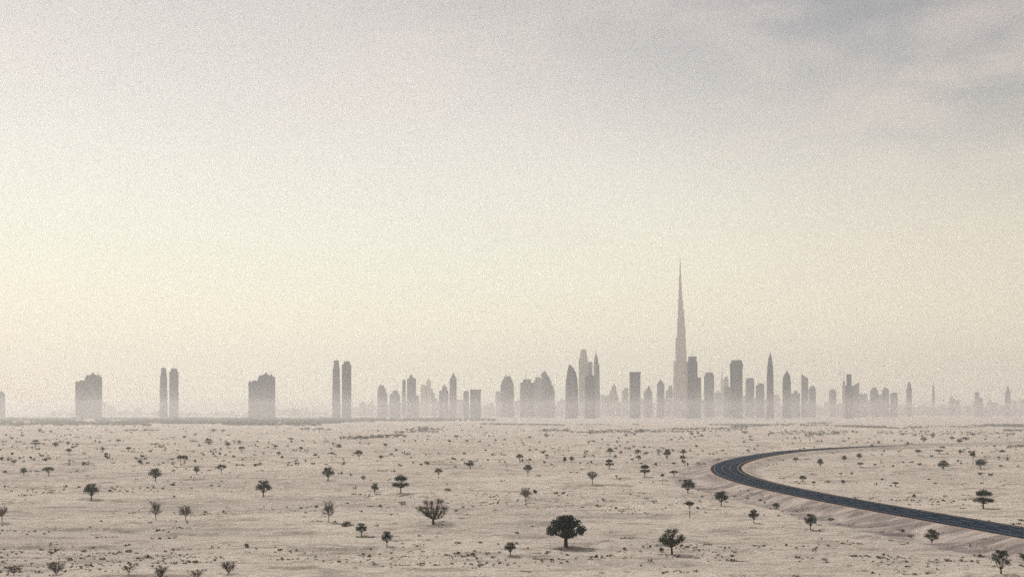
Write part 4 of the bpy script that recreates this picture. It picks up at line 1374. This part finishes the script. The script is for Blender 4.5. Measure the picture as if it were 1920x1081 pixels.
tower('flat-topped grey tower between the pale crown and the needle top', M_ + 200, 'rect', 'mid', (1106, 11), [(1106, 11, 9.5, 678, B)])
tower('needle-topped grey tower with a tapering crown', M_, 'chamf', 'mid', (1118, 13), [(1118.5, 13.5, 10.5, 682, B), (1117.7, 9, 6.5, 669, CR), (1117.5, 5, 2.2, 663, CR)], [(1117.5, 653, 664)])
tower('dark lower block in front of the tall pale tower', N_, 'rect', 'dark', (1106, 20), [(1106, 20, 19.5, 706, B), (1105, 15, 14.5, 703, CR)])
tower('faint low block right of the needle-topped tower', P_, 'rect', 'ghost', (1130, 8), [(1130, 8, 8, 742, B)], name='low_block')
tower('pale temple-shaped tower with a small pointed top', P_ - 200, 'cross', 'pale', (1150, 23), [(1150, 23, 20, 742, B), (1150, 15, 12, 731, CR), (1151, 10, 7, 723, CR), (1151, 4, 1, 718.5, CR)])
tower('pale stepped tower touching the plain box tower', P_ - 400, 'rect', 'pale', (1172, 14), [(1172, 14, 13, 731, B), (1174, 8, 7, 726, CR)])
tower('plain dark box tower with a flat top', N_, 'rect', 'dark', (1190.5, 21), [(1190.5, 20.5, 20.5, 700, B), (1190.5, 21.3, 21.3, 697, CR)], turn=.06)
tower('grey tower with a low pointed roof, right of the plain box tower', M_, 'chamf', 'mid', (1215, 16), [(1215, 16.5, 15.5, 733, B), (1215.5, 11, 8, 728, CR), (1216.5, 6, 1, 722.5, CR)])
tower('small grey tower with a spired dome, left of the tallest tower', M_ - 300, 'round', 'mid', (1238.5, 15), [(1238.5, 15, 14, 719, B), (1238.5, 11.5, 7, 714, CR), (1238.5, 4, 1, 711.5, CR)], [(1238.5, 707.5, 712)])
tower('pale stepped tower at the left foot of the tallest tower', P_ - 800, 'cross', 'pale', (1255, 14), [(1255, 14, 13, 731, B), (1257, 8, 6, 722, CR)])
# the tallest tower: three wings stepping back in turn round a core
D = 5180
s = D / F
root = empty('skyscraper', ((1274 - 960) * s, D, 0), -math.atan2((1274 - 960) * s, D))
k = math.cos(math.atan2((1274 - 960) * s, D))
steps = [(1259, 1289.5, 745), (1261.5, 1288.5, 705), (1262.2, 1287.5, 677), (1265.8, 1287, 655), (1266.3, 1286, 633), (1269, 1285.3, 612), (1269.6, 1283.8, 596),
         (1270.6, 1282.8, 580), (1271.2, 1280.8, 562), (1272, 1279.3, 545), (1272.6, 1278.3, 530), (1273.2, 1277.4, 517)]
z = -4
mb = MB()
for i, (a, b, yt) in enumerate(steps):
    zt = H + (HZ - yt) * s
    w = (b - a) * s * k
    cxx = ((a + b) / 2 - 1274) * s
    mb.prism(section('tri', w, w, cxx, z), section('tri', w * .985, w * .985, cxx, zt))
    z = zt
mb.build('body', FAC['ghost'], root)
mb = MB()
cxx = (1275.2 - 1274) * s
mb.tube([(cxx, 0, z - 2), (cxx, 0, H + (HZ - 500) * s), (cxx, 0, H + (HZ - 490) * s), (cxx, 0, H + (HZ - 477) * s)], [3.6, 2.6, 1.6, .6], 10)
mb.build('spire', STEEL, root)
tag(root, 'tallest tower, a pale stepped needle far higher than the others', 'skyscraper')
tower('dark tower with an antenna, close on the right of the tallest tower', N_, 'rect', 'dark', (1297.5, 22), [(1297.5, 21.5, 20.5, 678, B), (1298, 16.5, 15.5, 668, CR)], [(1297.5, 655, 669)], turn=.15)
tower('shorter annex on the right side of the antenna tower', N_ + 80, 'rect', 'mid', (1310, 9), [(1310, 9.5, 9, 707, B)], name='annex_block')
tower('pale block filling in at the left foot of the antenna tower', M_ + 300, 'rect', 'pale', (1286, 12), [(1286, 12, 11, 738, B)], name='low_block')
tower('grey flat-capped tower with a single thin mast', M_, 'chamf', 'mid', (1329.5, 19), [(1329.5, 19.5, 18.5, 703, B), (1330, 15, 14, 698, CR)], [(1331, 689, 699)])
tower('pale low block right of the single-mast tower', P_, 'rect', 'pale', (1346, 13), [(1346, 13, 12, 736, B), (1346, 7, 6, 733, CR)], name='low_block')
tower('faint ghostly spire left of the broad capped tower', P_ + 700, 'chamf', 'ghost', (1354, 7), [(1354, 7, 5, 712, B), (1354, 4, 1.5, 700, CR)], [(1354, 688, 701)])
tower('faint pale tower at the left shoulder of the broad capped tower', P_, 'chamf', 'pale', (1361.5, 10), [(1361.5, 10, 9, 710, B), (1361.5, 6, 4, 705, CR)])
tower('short grey block at the left foot of the broad capped tower', M_, 'rect', 'mid', (1363, 12), [(1363, 12, 12, 725, B)], name='low_block')
tower('broad dark tower with an overhanging square cap', N_, 'chamf', 'dark', (1380.5, 24), [(1380.5, 24, 23, 690, B), (1380.5, 25, 25, 681, CR), (1381, 21, 19.5, 675, CR)], turn=.1)
tower('grey round-cornered tower right of the broad capped tower', M_, 'round', 'mid', (1406, 16), [(1406, 16.5, 16, 711, B), (1406, 15, 11, 708, CR)])
tower('shorter grey tower with chamfered top, left of the tall needle tower', M_, 'chamf', 'mid', (1425, 16), [(1425, 16.5, 16, 722, B), (1426, 12, 9.5, 718, CR)])
tower('tall dark needle tower tapering to a sharp tip', N_, 'chamf', 'dark', (1444, 14), [(1444, 14.5, 12.5, 705, B), (1444, 12.5, 10.5, 686, B), (1444, 10.5, 6.5, 670, CR), (1444.2, 5.5, 1.5, 662, CR)], [(1444.3, 655.5, 663)])
tower('faint low block right of the tall needle tower', P_, 'rect', 'ghost', (1456, 9), [(1456, 9, 9, 740, B)], name='low_block')
tower('dark bullet-shaped tower with a pointed tip', N_, 'round', 'dark', (1475, 16), [(1475, 16.5, 16, 716, B), (1475, 16, 13.5, 706, CR), (1475.2, 13.5, 8, 700, CR), (1475.5, 6, 1.2, 694, CR)])
tower('short grey stepped block right of the bullet-shaped tower', M_, 'rect', 'mid', (1491.5, 17), [(1491.5, 17.5, 17, 737, B), (1492, 6.5, 6, 732, CR)])


def slant(label, D, tone, cx, w, yl, yr, group=None, tip=None):
    s = D / F
    X0 = (cx - 960) * s
    root = empty('office_tower', (X0, D, 0), -math.atan2(X0, D))
    k = math.cos(math.atan2(X0, D))
    hw = w * s * k / 2
    zl, zr = H + (HZ - yl) * s, H + (HZ - yr) * s
    zm = min(zl, zr) - 10
    d = w * s * .4
    mb = MB(); mb.prism([(-hw, -d, -4), (hw, -d, -4), (hw, d, -4), (-hw, d, -4)], [(-hw, -d, zm), (hw, -d, zm), (hw, d, zm), (-hw, d, zm)])
    mb.build('body', FAC[tone], root)
    mb = MB(); mb.prism([(-hw, -d, zm + .01), (hw, -d, zm + .01), (hw, d, zm + .01), (-hw, d, zm + .01)], [(-hw, -d, zl), (hw, -d, zr), (hw, d, zr), (-hw, d, zl)])
    rc = mb.build('crown', FAC[tone], root)
    if tip:
        q = MB(); q.tube([(-hw * .6, 0, zl - 10), (-hw * .6, 0, H + (HZ - tip) * s)], [2, .5], 6); q.build('mast', STEEL, rc)
    tag(root, label, 'tower', group)


slant('grey tower with a roof slanting down from a left-hand tip', M_, 'mid', 1509, 13, 701, 709, None, 697)
tower('grey tower with a low dome, touching the slant-topped tower', M_ + 100, 'round', 'mid', (1523, 14), [(1523, 14, 13.5, 728, B), (1523, 11, 7, 723, CR)])
tower('lone pale domed block standing apart by the gap', P_ - 600, 'round', 'mid', (1561, 14), [(1561, 14, 14, 733, B), (1561, 13.5, 7, 729, CR)])
tower('faint low block just right of the lone domed block', P_, 'rect', 'ghost', (1574, 12), [(1574, 12, 12, 756, B)], name='low_block')
tower('pale tower with a thin mast, left in the angular group', P_ - 900, 'rect', 'pale', (1584, 10), [(1584, 10, 9, 722, B), (1582.5, 5, 4, 714, CR)], [(1582, 690, 715)])
tower('narrow dark flat-topped tower in the angular group', N_, 'rect', 'dark', (1591.5, 11), [(1591.5, 14, 14, 722, B), (1591.8, 9.5, 9.5, 701, CR)], turn=.05)
slant('grey tower with a roof slanting up to the right, angular group', M_, 'mid', 1604.5, 13, 724, 715.5)
tower('pale broad block right of the angular group', P_ - 900, 'rect', 'pale', (1618.5, 16), [(1618.5, 16, 15, 738, B)])
tower('grey domed block with a small spire, left of the domed pair', M_ + 300, 'round', 'mid', (1639, 16), [(1639, 16.5, 15.5, 731, B), (1639, 12, 6, 726, CR)], [(1639.5, 718.5, 727)])
tower('pale block joining the two domed blocks', M_ + 500, 'rect', 'pale', (1650, 10), [(1650, 10, 9, 739, B)], name='low_block')
tower('grey domed block without a spire, right of the domed pair', M_ + 300, 'round', 'mid', (1660.5, 13), [(1660.5, 13.5, 13, 731, B), (1660.5, 11, 6, 726, CR)])
tower('short grey block with rounded top corners', M_, 'round', 'mid', (1676, 14), [(1676, 14, 14, 738, B), (1676, 13, 9, 735, CR)])
tower('pale tower tapering to a point, standing alone right of the rounded block', P_ - 700, 'chamf', 'mid', (1704.5, 11), [(1704.5, 11, 10.5, 728, B), (1704.5, 9.5, 6.5, 719, CR), (1704.5, 5, 1.5, 714.5, CR)])
tower('very thin pale tower ending in a mast', P_, 'chamf', 'mid', (1750, 6), [(1750, 6.5, 5.5, 735, B), (1750, 4.5, 3, 722, CR)], [(1750, 711, 723)])
tower('short grey lone block with a small peak, right of the thin mast tower', P_ - 400, 'rect', 'mid', (1784.5, 11), [(1784.5, 11, 10.5, 746, B), (1784.5, 5, 3, 742, CR)])
tower('grey tower, taller left one of the far right pair', P_ - 700, 'rect', 'mid', (1831.5, 9), [(1831.5, 9, 9, 737, B), (1831.5, 7, 6.5, 734.5, CR)])
tower('shorter right one of the far right pair', P_ - 700, 'rect', 'mid', (1839.5, 7), [(1839.5, 7.5, 7, 746, B)])
tower('faint peaked block right of the far right pair', P_, 'cross', 'pale', (1857, 17), [(1857, 18, 16, 757, B), (1856, 10, 8, 751, CR), (1856, 4, 1.5, 746, CR)])
tower('pointed grey tower nearest the right edge', P_ - 700, 'chamf', 'mid', (1889.5, 11), [(1889.5, 11, 10, 735, B), (1889.5, 8, 5, 728, CR), (1889.5, 4, 1, 723, CR)])
tower('pale block cut by the right edge of the photo', P_, 'rect', 'pale', (1917.5, 9), [(1917.5, 9, 9, 749, B)], name='low_block')

# low blocks fading in the haze between the towers: one object each
rs = random.Random(11)
spans = [(95, 140, 769, 3), (192, 212, 758, 9), (212, 262, 766, 5), (262, 300, 769, 3), (335, 440, 770, 2.5), (430, 466, 768, 3), (516, 535, 761, 7), (535, 575, 765, 5), (575, 622, 768, 3),
         (659, 676, 764, 3), (686, 760, 757, 5), (760, 870, 754, 6), (868, 960, 759, 4), (956, 1062, 752, 6), (1084, 1180, 752, 7), (1196, 1260, 752, 8), (1288, 1370, 750, 8), (1390, 1500, 752, 7), (1498, 1582, 756, 5),
         (1600, 1700, 757, 5), (1700, 1780, 754, 8), (1715, 1775, 760, 4), (1780, 1920, 753, 8), (1790, 1915, 760, 4), (1600, 1690, 752, 6), (1090, 1180, 745, 7), (1300, 1460, 744, 8)]
FILL = []
for (a, b, yb, var) in spans:
    x = a
    while x < b:
        w = rs.uniform(7, 15)
        top = yb - rs.uniform(-2, 1) * var * .8
        FILL.append((x + w / 2, w, top))
        x += w * rs.uniform(.75, 1.15)
BLOCKS = []
for (cx, w, top) in FILL:
    x0, nm = min(SKY, key=lambda s_: abs(s_[0] - cx))
    D = P_ + rs.uniform(200, 1500)
    shape = rs.choice(['rect', 'rect', 'cross', 'chamf'])
    tiers = [(cx, w, w * .97, top + 2, B)]
    if rs.random() < .6: tiers.append((cx + rs.uniform(-.2, .2) * w, w * rs.uniform(.35, .7), w * .3, top, CR))
    side_ = 'left of' if cx < x0 - 8 else 'right of' if cx > x0 + 8 else 'behind the foot of'
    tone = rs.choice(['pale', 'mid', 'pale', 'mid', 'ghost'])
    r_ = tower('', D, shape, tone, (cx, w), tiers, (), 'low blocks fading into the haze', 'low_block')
    lk = ('wide' if w > 12 else 'narrow' if w < 9 else 'squat') + (' stepped' if len(tiers) > 1 else ' flat') + ' hazy block'
    BLOCKS.append((r_, f'{lk} {side_} the {nm}', cx))
bd = {}
for r_, lb, cx in BLOCKS: bd.setdefault(lb, []).append((cx, r_))
for lb, L in bd.items():
    L.sort(key=lambda t: t[0])
    w_ = {1: [''], 2: [', left one', ', right one'], 3: [', leftmost', ', middle one', ', rightmost'], 4: [', leftmost', ', second', ', third', ', rightmost']}[len(L)]
    for (cx, r_), e in zip(L, w_): r_['label'] = lb + e

# ------------------------------------------------------------------ air


def air_box(name, x0, x1, y0, y1, z0, z1, dens, col, aniso, label):
    mb = MB()
    mb.prism([(x0, y0, z0), (x1, y0, z0), (x1, y1, z0), (x0, y1, z0)], [(x0, y0, z1), (x1, y0, z1), (x1, y1, z1), (x0, y1, z1)])
    m = bpy.data.materials.new(name + '_air')
    m.use_nodes = True
    nt = m.node_tree
    nt.nodes.clear()
    o = nt.nodes.new('ShaderNodeOutputMaterial')
    v = nt.nodes.new('ShaderNodeVolumePrincipled')
    v.inputs['Color'].default_value = (*col, 1)
    v.inputs['Density'].default_value = dens
    v.inputs['Anisotropy'].default_value = aniso
    nt.links.new(v.outputs[0], o.inputs['Volume'])
    ob = mb.build(name, m)
    tag(ob, label, 'haze', kind='stuff')
    return ob


air_box('haze', -16500, 16500, -2400, 17300, -6, 900, 1.08e-4, (0.996, 0.985, 0.950), 0.55, 'pale dusty haze over the whole plain and city')
air_box('ground_mist', -16000, 16000, 900, 17000, -5, 74, 1.75e-4, (0.992, 0.975, 0.968), 0.5, 'low mist lying round the feet of the far towers')
for o in bpy.data.objects:
    if o.parent is None and 'label' in o and not 4 <= len(o['label'].replace('-', ' ').split()) <= 16: print('LABEL', o.name, o['label'])
